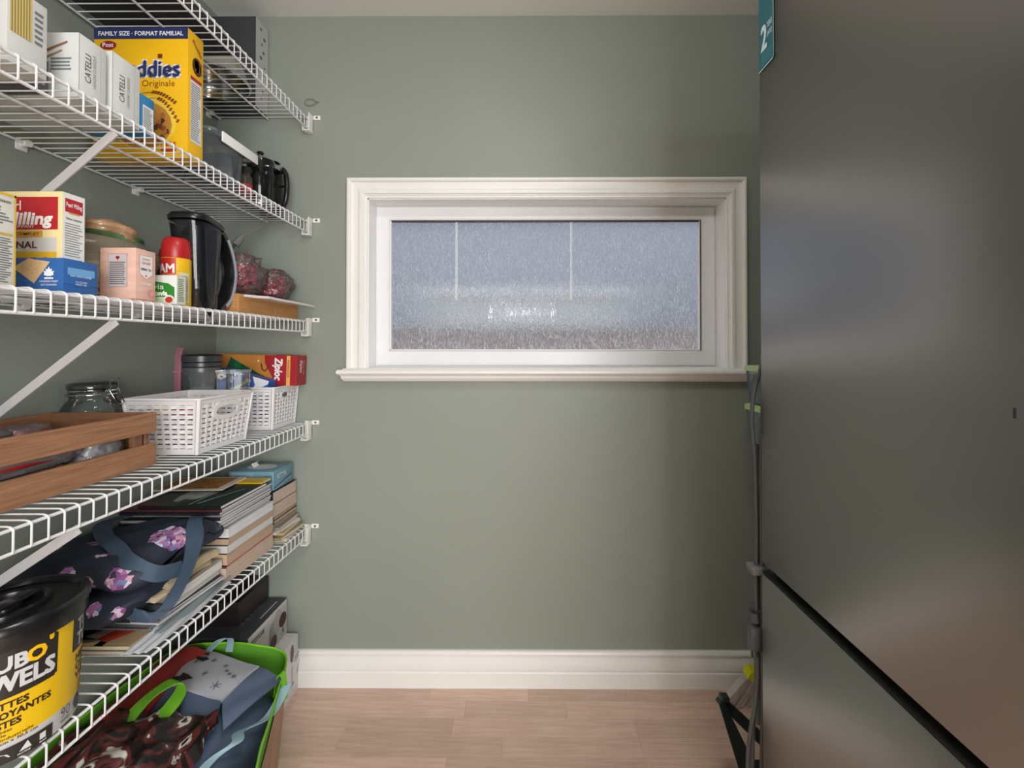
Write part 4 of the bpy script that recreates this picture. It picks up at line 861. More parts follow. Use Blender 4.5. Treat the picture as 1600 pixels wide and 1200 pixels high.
# far stack beside the back wall
zz = z5
for k, (h, x1, rz, ti, lb, cv) in enumerate(((.012, -.785, .10, .00, 'folded cream brochure lowest in the far stack by the back wall', '#cfc2a8'), (.010, -.780, -.08, .00, 'creased olive brochure second from the bottom of the far stack', '#8f8a6c'), (.010, -.790, .06, 0, 'crumpled tan brochure third from the bottom of the far stack', '#b9a27e'),
        (.009, -.795, -.10, 0, 'white folded brochure in the middle of the far stack', '#d6d4d0'), (.009, -.80, .04, 0, 'grey green leaflet above the white brochure of the far stack', '#8b948c'))):
    book(lb, -1.04, x1, 1.455, 1.585, zz, h-.0006, cv, '#d2c8b4', rz=rz, cat='brochure', name='brochure', ct=.0006); zz += h
for h, cv, pg_, lb in ((.014, '#6a5040', '#a9907a', 'brown covered book in the far stack above the leaflets'), (.012, '#3a3a38', '#b5a48e', 'dark covered book below the two thick paperbacks'), (.010, '#7a6a58', '#b19a80', 'thin brown book right under the thick paperbacks'),
        (.042, '#a58d7d', '#c7b2a4', 'lower thick tan paperback of the far stack'), (.040, '#2b2224', '#c9b5a8', 'upper thick paperback with dark cover under the tissue box')):
    book(lb, -1.05, -.812+random.uniform(-.004, .004), 1.446, 1.590, zz, h-.0005, cv, pg_, rz=random.uniform(-.02, .02)); zz += h
zt = max(zz, z5+.195)
# tissue box
TS = M('#6f95a8', .45, var=.12, vs=5)
t = thing('tissue_box', 'blue green tissue box with oval opening on top of the far stack', 'box', (-.888, 1.515, zz+.0005))
mb = MB(); mb.box(-.075, .072, -.060, .062, 0, .064, TS, .004); mb.build('carton_body', t, smooth=30)
MB().lathe([(0, .0006), (.028, .0006), (.030, 0)], M('#cfd4d2', .6), 28, c=(0, 0, .0642), sx=1.6).build('oval_opening', t)
g = Print(lambda u, v, n: (-.075+u, -.0602-n, v)); g.mb = MB(); g.rect(.01, .045, .08, .06, '#86a9b8').lines(.03, .014, .085, .045, 6, '#3f6274', 2).rect(.088, .006, .108, .022, '#d9d3c4', 3)
for k in range(8): g.rect(.090+k*.0021, .008, .0911+k*.0021, .021, '#3b3b3b', 4)
g.disc(.128, .010, .012, '#3d6b8e', 3, ry=.005).rect(.118, .03, .142, .05, '#5d8a8c', 2); g.mb.build('print', t)
g = Print(lambda u, v, n: (.0722+n, -.060+u, v)); g.mb = MB(); g.rect(.02, .035, .075, .050, '#a9bfcb').text('tissue', .03, .038, .009, '#4d6b80', w=.035).line([(.004, .010), (.110, .028)], .004, '#2e5878', 3).line([(.004, .004), (.110, .022)], .003, '#8fb0c0', 3).line([(.004, .002), (.004, .062)], .001, '#4f7486', 3); g.mb.build('print', t)
g = MB(); ribbon(g, [(-.02, 0, 0), (-.028, 0, .012), (-.02, 0, .016)], (0, 1, 0), .03, .001, M('#efefee', .8)); g.build('tissue', t); t.children[-1].location = (0, 0, .064)
# near stack (in front, right of the tub)
zz = z5
def cov_navy(g, W, D):
    g.rect(0, 0, W*.66, D*.6, '#1c2b38').rect(W*.66, 0, W, D*.5, '#a8916f', 2).rect(W*.45, D*.0, W*.74, D*.07, '#b9a482', 2).poly([(W*.45, D*.10), (W*.62, D*.24), (W*.72, D*.22), (W*.70, D*.06)], '#c9bdb8', 3).poly([(W*.60, D*.07), (W*.68, D*.24), (W*.93, D*.30), (W*.86, D*.16), (W*.74, D*.04)], '#b83a2a', 4)
    g.lines(W*.49, D*.13, W*.66, D*.21, 9, '#8e5b55', 3.5, jitter=.05).disc(W*.20, D*.15, .004, '#c9d2d8', 3)
book('large cream booklet lowest of the near stack on the bottom shelf', -1.04, -.818, .930, 1.225, zz, .0085, '#b9b29f', '#cfc7b4', cat='magazine', name='magazine', ct=.0008); zz += .0087
book('magazine with navy cover and red poster, next to the yellow tub', -1.045, -.822, .932, 1.222, zz, .0075, '#cabf9f', '#c8bfa8', rz=.006, cat='magazine', name='magazine', ct=.0006, top=cov_navy); zz += .0077
for k, (lb, cv, y0, x1) in enumerate((('thin grey magazine fanned out above the navy cover', '#6f6f70', .985, -.812), ('white edged magazine fanned out in the near stack', '#c9c9ca', 1.00, -.806), ('black edged magazine right below the pickup manual', '#222326', 1.01, -.81))):
    book(lb, -1.04, x1, y0, 1.20, zz, .005, cv, '#d0cfcf', rz=-.03-.02*k, cat='magazine', name='magazine', ct=.0006); zz += .0052
def sp_hay(g, W, h): g.text('HAYNES', W*.62, .004, .0075, '#b9a9a0', w=.044, bold=.02, al='c').text('CHEVROLET PICKUPS', W*.60, .014, .006, '#8f8a80', w=.09, al='c')
book('dark repair manual with pale spine lettering beside the yellow tub', -1.05, -.868, .985, 1.19, zz, .024, '#2c2425', '#b7ab9a', spine_txt=sp_hay)
def sp_blue(g, W, h): g.rect(W*.72, .004, W*.90, .010, '#d3d8dc', 2).text('INTERMEDIATE', W*.725, .0055, .0035, '#56606a', w=W*.165, layer=4).line([(W*.60, .007), (W*.66, .0085)], .0012, '#d3d8dc')
book('blue grey spined book with white pages near the bag strap', -.98, -.818, 1.005, 1.200, zz+.0242, .0165, '#66717c', '#d7d4d0', spine_txt=sp_blue) if False else None
book('blue grey spined book with white pages near the bag strap', -.862, -.816, 1.003, 1.198, zz, .0165, '#66717c', '#d7d4d0', spine_txt=sp_blue)
book('white paged book leaning below the cream folders', -.862, -.808, 1.03, 1.198, zz+.017, .022, '#b0a79c', '#d9d7d4')
# folded cream folders on it
CRM = pages_mat('#dccbaa')
for k, (lb, z_, y0, y1, x1, bend) in enumerate((('cream folded folder peeking out under the bag strap, lower one', zz+.041, .99, 1.17, -.822, .010), ('cream folded folder peeking out under the bag strap, upper one', zz+.056, 1.02, 1.19, -.815, .008))):
    t = thing('paper_folder', lb, 'folder', ((x1-.04), (y0+y1)/2, z_))
    d = (y1-y0)/2
    for q in range(4):
        MB().grid(lambda u, v: (-.045+.09*u-.004*q+.003*math.sin(6*v+q), -d+2*d*v+.004*q, .0022*q+bend*math.sin(PI*v)*u*.6+.003*math.sin(3*PI*u)), 8, 8, CRM, thick=.0012).build('sheet', t, smooth=60)
# loose white plastic sleeve lying along the rail
t = thing('document_sleeve', 'white plastic document sleeve lying along the shelf front', 'sleeve', (-.80, 1.03, z5+.001))
MB().grid(lambda u, v: (-.020+.036*u+.006*math.sin(5*v), -.12+.28*v+.02*u, .003+.004*math.sin(9*u+7*v)**2+.010*(1-u)), 10, 24, M('#c3c6cc', .25, var=.08, coat=.5), thick=.0012).build('sheet', t, smooth=60)
MB().grid(lambda u, v: (-.026+.030*u+.004*math.sin(4*v), -.05+.24*v, .012+.003*math.sin(9*u+6*v)+.008*(1-u)), 8, 20, M('#7f8c90', .4, var=.1), thick=.001).build('inner_sheet', t, smooth=60)
# ------------------------------------------------------------------ floral bag
fb, nt, b, L = nodes_of('navy_floral_fabric')
b.inputs['Roughness'].default_value = .6
tc = nt.nodes.new('ShaderNodeTexCoord')
BC = (-.955, 1.07, C-.50)
fl_pts = [((-.85, 1.075, C-.452), .052, 1), ((-.985, 1.03, C-.463), .028, 1), ((-.99, .985, C-.480), .026, 0), ((-.862, .955, C-.495), .030, 0), ((-.92, .94, C-.50), .022, 0), ((-.93, .99, C-.455), .022, 0), ((-.90, .93, C-.545), .022, 0), ((-.85, .935, C-.56), .020, 0), ((-.96, .945, C-.485), .024, 0), ((-1.05, 1.0, C-.46), .016, 1), ((-.83, 1.13, C-.462), .013, 0)]
acc = None; nz = nt.nodes.new('ShaderNodeTexNoise'); nz.inputs['Scale'].default_value = 60; nz.inputs['Detail'].default_value = 2
L(tc.outputs['Object'], nz.inputs['Vector'])
nv_ = nt.nodes.new('ShaderNodeVectorMath'); nv_.operation = 'MULTIPLY_ADD'; nv_.inputs[1].default_value = (.02, .02, .02); L(nz.outputs['Color'], nv_.inputs[0]); L(tc.outputs['Object'], nv_.inputs[2])
for (pt, r_, k) in fl_pts:
    ds = nt.nodes.new('ShaderNodeVectorMath'); ds.operation = 'DISTANCE'; L(nv_.outputs[0], ds.inputs[0]); ds.inputs[1].default_value = (pt[0]-BC[0]+.01, pt[1]-BC[1]+.01, pt[2]-BC[2]+.01)
    lt = nt.nodes.new('ShaderNodeMath'); lt.operation = 'LESS_THAN'; L(ds.outputs['Value'], lt.inputs[0]); lt.inputs[1].default_value = r_*.8
    if acc is None: acc = lt.outputs[0]
    else:
        mx = nt.nodes.new('ShaderNodeMath'); mx.operation = 'MAXIMUM'; L(acc, mx.inputs[0]); L(lt.outputs[0], mx.inputs[1]); acc = mx.outputs[0]
vo = nt.nodes.new('ShaderNodeTexVoronoi'); vo.inputs['Scale'].default_value = 105; L(tc.outputs['Object'], vo.inputs['Vector'])
cr = nt.nodes.new('ShaderNodeValToRGB'); cr.color_ramp.interpolation = 'CONSTANT'
els = [(0, '#b074ac'), (.3, '#8a4a8a'), (.5, '#d6c6dc'), (.68, '#232c40'), (.78, '#c9a0b0'), (.9, '#6e7fa8')]
cr.color_ramp.elements[0].position = 0; cr.color_ramp.elements[0].color = lin(els[0][1]); cr.color_ramp.elements[1].position = els[1][0]; cr.color_ramp.elements[1].color = lin(els[1][1])
for p_, c_ in els[2:]: e_ = cr.color_ramp.elements.new(p_); e_.color = lin(c_)
sepx = nt.nodes.new('ShaderNodeSeparateXYZ'); L(vo.outputs['Color'], sepx.inputs[0]); L(sepx.outputs[0], cr.inputs[0])
mixc = nt.nodes.new('ShaderNodeMix'); mixc.data_type = 'RGBA'; L(acc, mixc.inputs[0]); mixc.inputs[6].default_value = lin('#222b3b'); L(cr.outputs[0], mixc.inputs[7]); L(mixc.outputs[2], b.inputs['Base Color'])
t = thing('floral_tote_bag', 'folded navy tote bag with pink flowers and blue straps on magazines', 'bag', BC)
def hsh(a, b_): return math.sin(a*12.9+b_*78.2)
def lobe(x0, x1, y0, y1, z0, z1, tilt, seed, fr=.4, skew=0):
    """a pillowy folded slab between two heights; the front edge sags and rounds"""
    def f(u, v):
        # v runs round the section in y-z, u along x
        a = v*2*PI; cy = math.cos(a); sy = math.sin(a); cy = math.copysign(abs(cy)**.55, cy); sy = math.copysign(abs(sy)**.75, sy)
        e = (1-abs(2*u-1)**6)**.5
        w1 = .010*math.sin(5*u+seed)+.006*math.sin(11*u+seed*2)
        y = (y0+y1)/2+(y1-y0)/2*cy*(.80+.20*e)+w1+skew*(u-.5); x = x0+(x1-x0)*u+.008*math.sin(2*a+seed)
        z = (z0+z1)/2+(z1-z0)/2*sy*(e*.92+.05)+.007*math.sin(7*u+3*cy+seed)*(.4+.6*abs(cy))+.004*math.sin(14*u-6*cy)+tilt*(y-(y0+y1)/2)
        return (x, y, z)
    return MB().grid(f, 40, 40, fb)
lobe(-1.09, -.818, .935, 1.185, C-.530, C-.450, .05, 1, skew=.08).build('upper_fold', t, smooth=70, world=True)
lobe(-1.08, -.832, .905, 1.150, C-.580, C-.512, .28, 4, skew=.06).build('lower_fold', t, smooth=70, world=True)
lobe(-.875, -.806, 1.10, 1.185, C-.515, C-.452, .02, 2).build('side_gusset', t, smooth=70, world=True)
STR = M('#3a4c60', .65, bump=.3, bs=300)
mb = MB(); ribbon(mb, [(-.850, 1.165, C-.444), (-.832, 1.13, C-.442), (-.800, 1.085, C-.468), (-.790, 1.055, C-.510), (-.792, 1.025, C-.552), (-.800, .998, C-.582), (-.825, .978, C-.588), (-.862, .968, C-.57)], [(-1, .0, 0), (-1, 0, 0), (-.5, -.7, .2), (-.2, -.9, .1), (-.3, -.9, 0), (-.6, -.7, 0), (-.3, -.3, .9), (0, -.1, 1)], .036, .0025, STR, 8); mb.build('strap', t, smooth=60, world=True)
mb = MB(); ribbon(mb, [(-1.03, 1.155, C-.438), (-1.035, 1.10, C-.436), (-.985, 1.05, C-.446), (-.915, 1.005, C-.452), (-.860, .975, C-.470), (-.810, .985, C-.500), (-.795, 1.04, C-.515)], [(1, .2, 0), (.9, .5, 0), (.3, .9, .1), (.2, .9, .2), (.1, .7, .6), (0, .3, .9), (0, 0, 1)], .034, .0025, STR, 8); mb.build('strap', t, smooth=60, world=True)
MB().box(-1.058, -1.048, .952, .956, C-.492, C-.475, M('#5fae94', .5)).build('care_tag', t, world=True)
# ------------------------------------------------------------------ wipes tub
TX, TY = -.858, .740
t = thing('wipes_tub', 'large yellow and black tub of cleaning wipes at the lower left', 'tub', (TX, TY, z5))
TW = M('#d3d4d5', .4)
r0, r1, hb = .086, .093, .184
def trad(v): return r0+(r1-r0)*v/hb
MB().lathe([(0, .002), (r0-.006, 0), (r0, .006), (r1, hb), (r1-.004, hb+.002)], TW, 64).build('tub_body', t, smooth=50)
MB().lathe([(r1-.002, hb-.006), (r1+.005, hb-.006), (r1+.006, hb), (r1+.006, hb+.016), (r1+.009, hb+.018), (r1+.009, hb+.026), (r1+.004, hb+.031), (r1-.004, hb+.031), (r1-.008, hb+.024), (.055, hb+.022), (.053, hb+.030), (.048, hb+.032), (.044, hb+.030), (.042, hb+.022), (.020, hb+.020), (.018, hb+.027), (0, hb+.028)], M('#18191b', .22), 64).build('lid', t, smooth=45)
mb = MB(); mb.box(-.012, .012, -.040, .045, hb+.026, hb+.033, M('#1d1e20', .25), .003); mb.build('lid_tab', t, smooth=40)
YT = '#e2b908'
g = Print(lambda u, v, n: (TX+(trad(v)+n+.0004)*math.sin(u/.1+1.0), TY-(trad(v)+n+.0004)*math.cos(u/.1+1.0), z5+v)); g.mb = MB()
# u = .1 * angle; angle 0 faces the camera side (-Y), pi/2 faces the aisle
U = lambda deg: .1*math.radians(deg)
def band(d0, d1, v0, v1, col, layer, n=20): g.rect(U(d0), v0, U(d1), v1, col, layer, n=n)
band(-130, 200, .038, .178, YT, 1, 80)
band(-130, 28, .104, .176, '#26211f', 2, 44); band(28, 30, .107, .173, '#26211f', 2, 2)
g.text('TUB', U(7), .146, .022, '#c9cbcc', w=.058, al='r', bold=.04, layer=4).text('O', U(20), .146, .022, '#f0bb0a', w=.024, al='r', bold=.04, layer=4).text("'", U(25.5), .156, .018, '#f0bb0a', w=.005, al='r', bold=.04, layer=4)
g.text('TOWELS', U(27), .115, .026, '#c9cbcc', w=.125, al='r', bold=.04, layer=4)
for s_, v, h_, w_, a_ in (('LINGETTES', .088, .0102, .080, 8), ('NETTOYANTES', .0735, .0102, .100, 25), ('ROBUSTES', .0592, .0102, .068, 3)): g.text(s_, U(a_), v, h_, '#33221c', w=w_, al='r', bold=.045, layer=3)
for s_, v, w_, a_ in (('entièrement imbibées', .0525, .070, -3), ('utilisée durable', .0465, .056, -7), ('haute de qualité industrielle', .0405, .10, 12), ('format 25,4 cm x 30,5 cm', .0345, .088, 15)): g.text(s_, U(a_), v, .0045, '#4a3a10', w=w_, al='r', layer=3, bold=.01)
band(-130, 200, .003, .031, '#cfd0d1', 1, 60) if False else None
g.rect(U(-60), .004, U(28), .027, '#2a2523', 2, n=24)
g.poly([(U(-22), .012), (U(-18), .019), (U(-12), .021), (U(-6), .017), (U(-4), .012)], '#d3d4d5', 3).poly([(U(2), .012), (U(8), .024), (U(11), .012)], '#d3d4d5', 3).rect(U(17), .012, U(22), .022, '#d3d4d5', 3)
g.text('PROTÈGE', U(1), .007, .003, '#d3d4d5', w=.016).text('MAINS', U(17), .007, .003, '#d3d4d5', w=.010)
g.text('90', U(36), .021, .017, '#4a4d55', w=.020, bold=-.01).text('WIPES', U(36), .013, .005, '#4a4d55', w=.020)
g.disc(U(62), .024, .012, '#2a2d3c', 3)
band(47, 130, .118, .178, '#26211f', 2, 24)
g.text('TUB', U(54), .150, .020, '#c9cbcc', w=.05, bold=.04, layer=4).text('TOWELS', U(54), .124, .022, '#c9cbcc', w=.11, bold=.04, layer=4)
for k, s_ in enumerate(('HEAVY-DUTY', 'CLEANING', 'WIPES')): g.text(s_, U(54), .098-k*.016, .012, '#33221c' if k < 2 else '#7a1f1a', w=.02+.010*len(s_), bold=.045)
for k in range(7): g.rect(U(60), .058-k*.004, U(85), .0595-k*.004, '#6b5410', 2, n=6)
o = g.mb.build('label', t, world=True)
# ------------------------------------------------------------------ boxes on the floor
bx = carton('white_box', 'white printed box standing on the floor against the baseboard', -1.05, -.800, 1.345, 1.586, 0.0, .195, '#dcdcda', flap='#e3e3e1')
p = Print(faceX(-.800, 1.345, 0)); p.disc(.15, .14, .012, '#6e4a4e', ry=.03).disc(.20, .15, .012, '#6e4a4e', ry=.03).line([(.20, .11), (.20, .05)], .003, '#8a7478').disc(.20, .045, .014, '#8a7478', 2, ry=.004).line([(.235, .06), (.25, .10), (.26, .06), (.275, .09)], .003, '#77767a'); p.lines(.215, .11, .27, .13, 2, '#9b8f92'); p.build('print', bx)
t = carton('wine_glass_box', 'grey box with wine glass pictures on the white box', -1.06, -.842, 1.366, 1.588, .1965, .3165, '#42454a', flap='#3c3f44')
p = Print(faceX(-.842, 1.366, .1965)); WN = '#4a1f2a'
p.rect(.006, 0, .222, .106, '#b7b4b3').rect(0, .106, .222, .120, '#c2bfbe').rect(.010, .086, .085, .100, '#3e3f42', 2).text('BANQUET', .016, .0895, .007, '#c9c9c9', w=.06)
p.disc(.135, .045, .024, '#8f8b8c', 2, ry=.045).disc(.138, .020, .021, WN, 3, ry=.022).disc(.165, .075, .026, '#a39fa0', 2.5, ry=.038).disc(.195, .062, .024, WN, 3, ry=.024).line([(.196, .040), (.196, .010)], .0025, '#7a7577').line([(.12, .0), (.12, .08)], .0012, '#5c5759', 4).text('4', .190, .016, .018, '#3d3d40', layer=5).text('x', .180, .016, .008, '#3d3d40', layer=5); p.build('print', t)
p = Print(lambda u, v, n: (-1.06+u, 1.366+v, .3175+n)); p.mb = MB(); p.line([(.196, .10), (.196, .20)], .005, '#b9bcc0'); p.lines(.12, .06, .17, .18, 5, '#5c6166'); p.mb.build('print', t, world=True)
bx = carton('black_box', 'black glossy box lying on top of the wine glass box', -1.07, -.908, 1.425, 1.592, .3185, .392, '#231d1e', flap='#2a2022', rough=.25)
Print(faceX(-.908, 1.425, .3185)).rect(.004, .003, .163, .070, '#2d2224', 1).lines(.02, .02, .12, .05, 3, '#3d2c2e').build('print', bx)
bx = carton('dark_carton', 'dark flat carton on top of the black glossy box under the shelf', -1.08, -.95, 1.36, 1.56, .394, .440, '#1c1b1d', rough=.3)
# ------------------------------------------------------------------ green shopping bag with folded bags
GRN = M('#589a22', .7, var=.08, vs=6, bump=.4, bs=250)
t = thing('green_shopping_bag', 'open green reusable shopping bag standing on the floor, stuffed with bags', 'bag', (-.83, 1.14, 0))
hg = .300
def rimpt(a):
    # rim outline a in 0..1 counterclockwise from near-right
    pts = [(-.585, .93, .29), (-.60, 1.03, .30), (-.645, 1.17, .300), (-.700, 1.315, .303), (-.80, 1.335, .318), (-.90, 1.335, .324), (-1.015, 1.32, .318), (-1.045, 1.20, .318), (-1.05, 1.08, .325), (-1.05, .93, .32), (-.95, .90, .30), (-.75, .90, .29)]
    n = len(pts); f = a*n; i = int(f) % n; tt = f-int(f)
    p0, p1, p2, p3 = (Vector(pts[(i+k-1) % n]) for k in range(4))
    return .5*((2*p1)+(p2-p0)*tt+(2*p0-5*p1+4*p2-p3)*tt*tt+(3*p1-p0-3*p2+p3)*tt**3)
def bagwall(u, v):
    p = rimpt(u % 1.0); c_ = Vector((-.83, 1.12, 0)); k = .88+.12*v+.03*math.sin(PI*v)*math.sin(u*30)
    return (c_.x+(p.x-c_.x)*k, c_.y+(p.y-c_.y)*k, .002+(p.z-.002)*v)
MB().grid(bagwall, 96, 14, GRN, thick=.002).build('bag_wall', t, smooth=70, world=True)
MB().add([tuple(bagwall(k/48, 0)) for k in range(48)], [tuple(range(48))], GRN).build('bag_bottom', t, world=True)
mb = MB(); mb.tube([rimpt(k/96)+Vector((0, 0, .001)) for k in range(96)], .003, M('#78c02c', .6), 6, closed=True); mb.build('rim_binding', t, smooth=60, world=True)
TAN = M('#b08d72', .7, var=.2, vs=10)
MB().grid(lambda u, v: tuple(Vector(bagwall((.02+.20*u), .05+.80*v))+Vector((.004, .0, 0))), 14, 6, TAN, thick=.001).build('side_picture', t, smooth=60, world=True)
LG = M('#71b828', .6, bump=.5, bs=220)
mb = MB(); ribbon(mb, [(-.925, 1.04, .335), (-.915, 1.09, .352), (-.885, 1.13, .362), (-.855, 1.12, .358), (-.845, 1.08, .350), (-.855, 1.035, .335)], [(1, .2, .1), (1, .1, .2), (1, -.3, 0), (1, -.4, 0), (1, -.1, 0), (1, 0, 0)], .036, .002, LG); mb.build('handle', t, smooth=60, world=True)
mb = MB(); ribbon(mb, [(-.685, 1.235, .25), (-.676, 1.235, .30), (-.668, 1.235, .311), (-.658, 1.23, .30), (-.648, 1.22, .25)], (.15, 1, 0), .018, .002, LG); mb.build('handle', t, smooth=60, world=True)
# folded winter bag
wnt = M('#b9bdc6', .6, var=.04, bump=.2, bs=200); bl = M('#56657e', .6, var=.08, vs=8, bump=.2, bs=200); ice = M('#9fc0cc', .6, bump=.3, bs=200)
t = thing('winter_bag', 'folded white and slate blue bag with snowflakes inside the green bag', 'bag', (-.84, 1.17, .24))
lump(MB(), (-.835, 1.10, .16), (.17, .19, .115), bl, 77, amp=.05, flat=.5).build('folded_layers', t, smooth=60, world=True)
A, B_, C_, D_ = Vector((-.955, 1.325, .302)), Vector((-.742, 1.255, .305)), Vector((-.762, 1.130, .312)), Vector((-.968, 1.18, .318))
def quad(a, b_, c_, d_, amp=.004, s_=1): return lambda u, v: tuple((a*(1-u)+b_*u)*(1-v)+(d_*(1-u)+c_*u)*v+Vector((0, 0, amp*math.sin(PI*u)*math.sin(PI*v)+.003*math.sin(6*u+4*v)*s_)))
fq = quad(A, B_, C_, D_, .010); MB().grid(fq, 16, 16, wnt, thick=.010).build('front_panel', t, smooth=60, world=True)
E_, F_ = Vector((-.662, 1.235, .292)), Vector((-.72, 1.072, .290))
MB().grid(quad(B_, E_, F_, C_, .004), 10, 12, bl, thick=.006).build('side_panel', t, smooth=60, world=True)
G_, H_ = Vector((-.86, 1.09, .296)), Vector((-1.015, 1.165, .300)); F2 = Vector((-.745, 1.080, .288))
MB().grid(quad(D_, C_, F2, Vector((-.985, 1.10, .290)), .004), 12, 8, bl, thick=.006).build('bottom_panel', t, smooth=60, world=True)
MB().grid(quad(A+Vector((-.05, -.02, -.01)), A, D_, D_+Vector((-.05, 0, -.02)), .004), 8, 8, ice, thick=.004).build('side_panel', t, smooth=60, world=True)
g = Print(lambda u, v, n: tuple(Vector(fq(u, v))+Vector((0, 0, n+.0115)))); g.mb = MB()
def flake(u, v, s_, col='#5a6070'):
    for k in range(6):
        a = k*PI/3+.2; g.line([(u, v), (u+s_*math.cos(a)/.21, v+s_*math.sin(a)/.14)], .010, col)
for u, v, s_ in ((.40, .25, .009), (.62, .28, .008), (.72, .42, .007), (.80, .48, .007), (.88, .5, .009), (.50, .62, .010), (.80, .82, .014), (.20, .40, .008)): flake(u, v, s_)
g.mb.build('snowflake_print', t, world=True)['kind'] = 'stuff'
g = Print(g.f); g.poly([(.10, .85), (.22, .78), (.20, .70), (.30, .72), (.42, .78), (.30, .88), (.22, .95)], '#3a3034', 3); g.mb.build('figure_print', t, world=True); g = Print(g.f); g.poly([(.10, .28), (.25, .22), (.33, .26), (.28, .36), (.18, .34)], '#35302f', 3); g.mb.build('figure_print', t, world=True); g = Print(g.f); g.poly([(.12, .15), (.2, .05), (.26, .18)], '#8e2630', 4); g.mb.build('bird_print', t, world=True); g = Print(g.f); g.poly([(.0, .45), (.07, .35), (.09, .6), (.02, .7)], '#5f7a5a', 3)
o = g.mb.build('plant_print', t, world=True)
mb = MB(); ribbon(mb, [(-.648, 1.225, .285), (-.655, 1.15, .262), (-.69, 1.09, .275), (-.672, 1.05, .285), (-.71, 1.02, .27), (-.73, .97, .25)], [(1, .3, .1)]*6, .026, .002, ice); mb.build('handle', t, smooth=60, world=True)
mb = MB(); ribbon(mb, [(-.93, 1.31, .31), (-.91, 1.335, .33), (-.87, 1.325, .345), (-.85, 1.29, .33)], (1, -.3, .2), .025, .002, ice); mb.build('handle', t, smooth=60, world=True)
t = thing('red_bag', 'dark red folded cloth bag at the left inside the green bag', 'bag', (-.99, 1.2, .25))
RD = M('#8c2a24', .65, var=.15, vs=8)
MB().grid(lambda u, v: (-1.03+.11*u, 1.06+.24*v, .315+.028*math.sin(PI*u)*(.6+.4*v)+.006*math.sin(9*v+5*u)), 14, 18, RD, thick=.02).build('cloth', t, smooth=60, world=True)
lf, nt, b, L = nodes_of('maroon_leaf_print'); b.inputs['Roughness'].default_value = .35
tc = nt.nodes.new('ShaderNodeTexCoord'); nz = nt.nodes.new('ShaderNodeTexNoise'); nz.inputs['Scale'].default_value = 15; nz.inputs['Detail'].default_value = 2; nz.inputs['Distortion'].default_value = 1.5
cr = nt.nodes.new('ShaderNodeValToRGB'); cr.color_ramp.interpolation = 'LINEAR'; e = cr.color_ramp.elements; e[0].position = .44; e[0].color = lin('#1b1514'); e[1].position = .50; e[1].color = lin('#5c2826')
for p_, c_ in ((.58, '#4a2220'), (.61, '#b9b3ae'), (.65, '#c9c4be'), (.68, '#2a1c1a')): q = cr.color_ramp.elements.new(p_); q.color = lin(c_)
L(tc.outputs['Object'], nz.inputs['Vector']); L(nz.outputs[0], cr.inputs[0]); L(cr.outputs[0], b.inputs['Base Color'])
t = thing('leaf_print_bag', 'glossy maroon bag with white leaf print at the front of the green bag', 'bag', (-.87, 1.01, .25))
MB().grid(lambda u, v: (-1.03+.29*u, .915+.17*v, .318+.032*math.sin(PI*min(1, u*1.1))*math.sin(PI*(.2+.8*v)*.9)+.010*math.sin(17*u+4*v)+.006*math.sin(29*u-9*v)), 40, 24, lf, thick=.03).build('cloth', t, smooth=50, world=True)
# ------------------------------------------------------------------ behind the refrigerator: bins on a rack, broom, cords, stand
rk = thing('storage_rack', 'narrow grey rack mostly hidden behind the refrigerator', 'rack', (.93, 1.28, 0))
for x in (.745, 1.15):
    for y in (1.12, 1.45): MB().tube([(x, y, 0), (x, y, C-.31)], .009, GRY, 10).build('leg', rk, world=True, smooth=60)
for zq in (.35, C-.306): MB().box(.735, 1.16, 1.11, 1.46, zq, zq+.014, GRY, .003).build('rack_shelf', rk, world=True)
LIME = M('#a8c88a', .4)
for k, (zz, lb) in enumerate(((C-.290, 'lowest clear bin with green lid behind the refrigerator edge'), (C-.079-.10, 'x'), (C-.172, 'topmost clear bin with pale green lid behind the refrigerator edge'))):
    if k == 1: continue
    t = thing('plastic_bin', lb, 'bin', (.80, 1.27, zz))
    loft(MB(), [rring(.105, .12, .02, 0), rring(.112, .128, .02, .085 if k == 0 else .0)] if False else [rring(.110, .125, .02, 0), rring(.118, .132, .02, .098)], clear('#8fa3ab', .35, .06)).build('tub', t, smooth=50)
    loft(MB(), [rring(.121, .135, .02, .097), rring(.121, .135, .02, .112), rring(.112, .126, .02, .114)], LIME, True, True).build('lid', t, smooth=40)
    MB().box(-.09, .09, -.10, .10, .006, .075, M('#35506e', .6, var=.2)).build('contents', t)
# broom
t = thing('broom', 'small broom with lime yellow head and clear bristles by the baseboard', 'broom', (.76, 1.50, 0))
HY = M('#dbe021', .35); BRS = M('#b9aea2', .6, var=.1, vs=60, stretch=(20, 20, 1)); 
ax = Vector((.58, 0, .82)).normalized(); hd0 = Vector((.778, 1.53, .085))
mb = MB(); 
prof = [(-.036, .006), (-.034, .016), (-.018, .026), (.0, .034), (.018, .026), (.034, .016), (.036, .006), (.034, -.010), (-.034, -.010)]
sd = Vector((-ax.z, 0, ax.x))
mb.prism(prof, lambda u, v: hd0+sd*u+ax*v+Vector((0, -.02, 0)), lambda u, v: hd0+sd*u+ax*v+Vector((0, .02, 0)), HY); mb.build('head', t, world=True, smooth=30)
mb = MB(); vs = []
for k in range(60):
    R = random; u = -.030+.060*random.random(); dy = random.uniform(-.016, .016); a = hd0+sd*u+ax*-.009+Vector((0, dy, 0)); e_ = hd0+sd*(u*1.35)-ax*.108+Vector((0, dy*1.6, 0)); e_.z = max(e_.z, .002)
    mb.tube([a, e_], .0013, BRS, 4, cap=False)
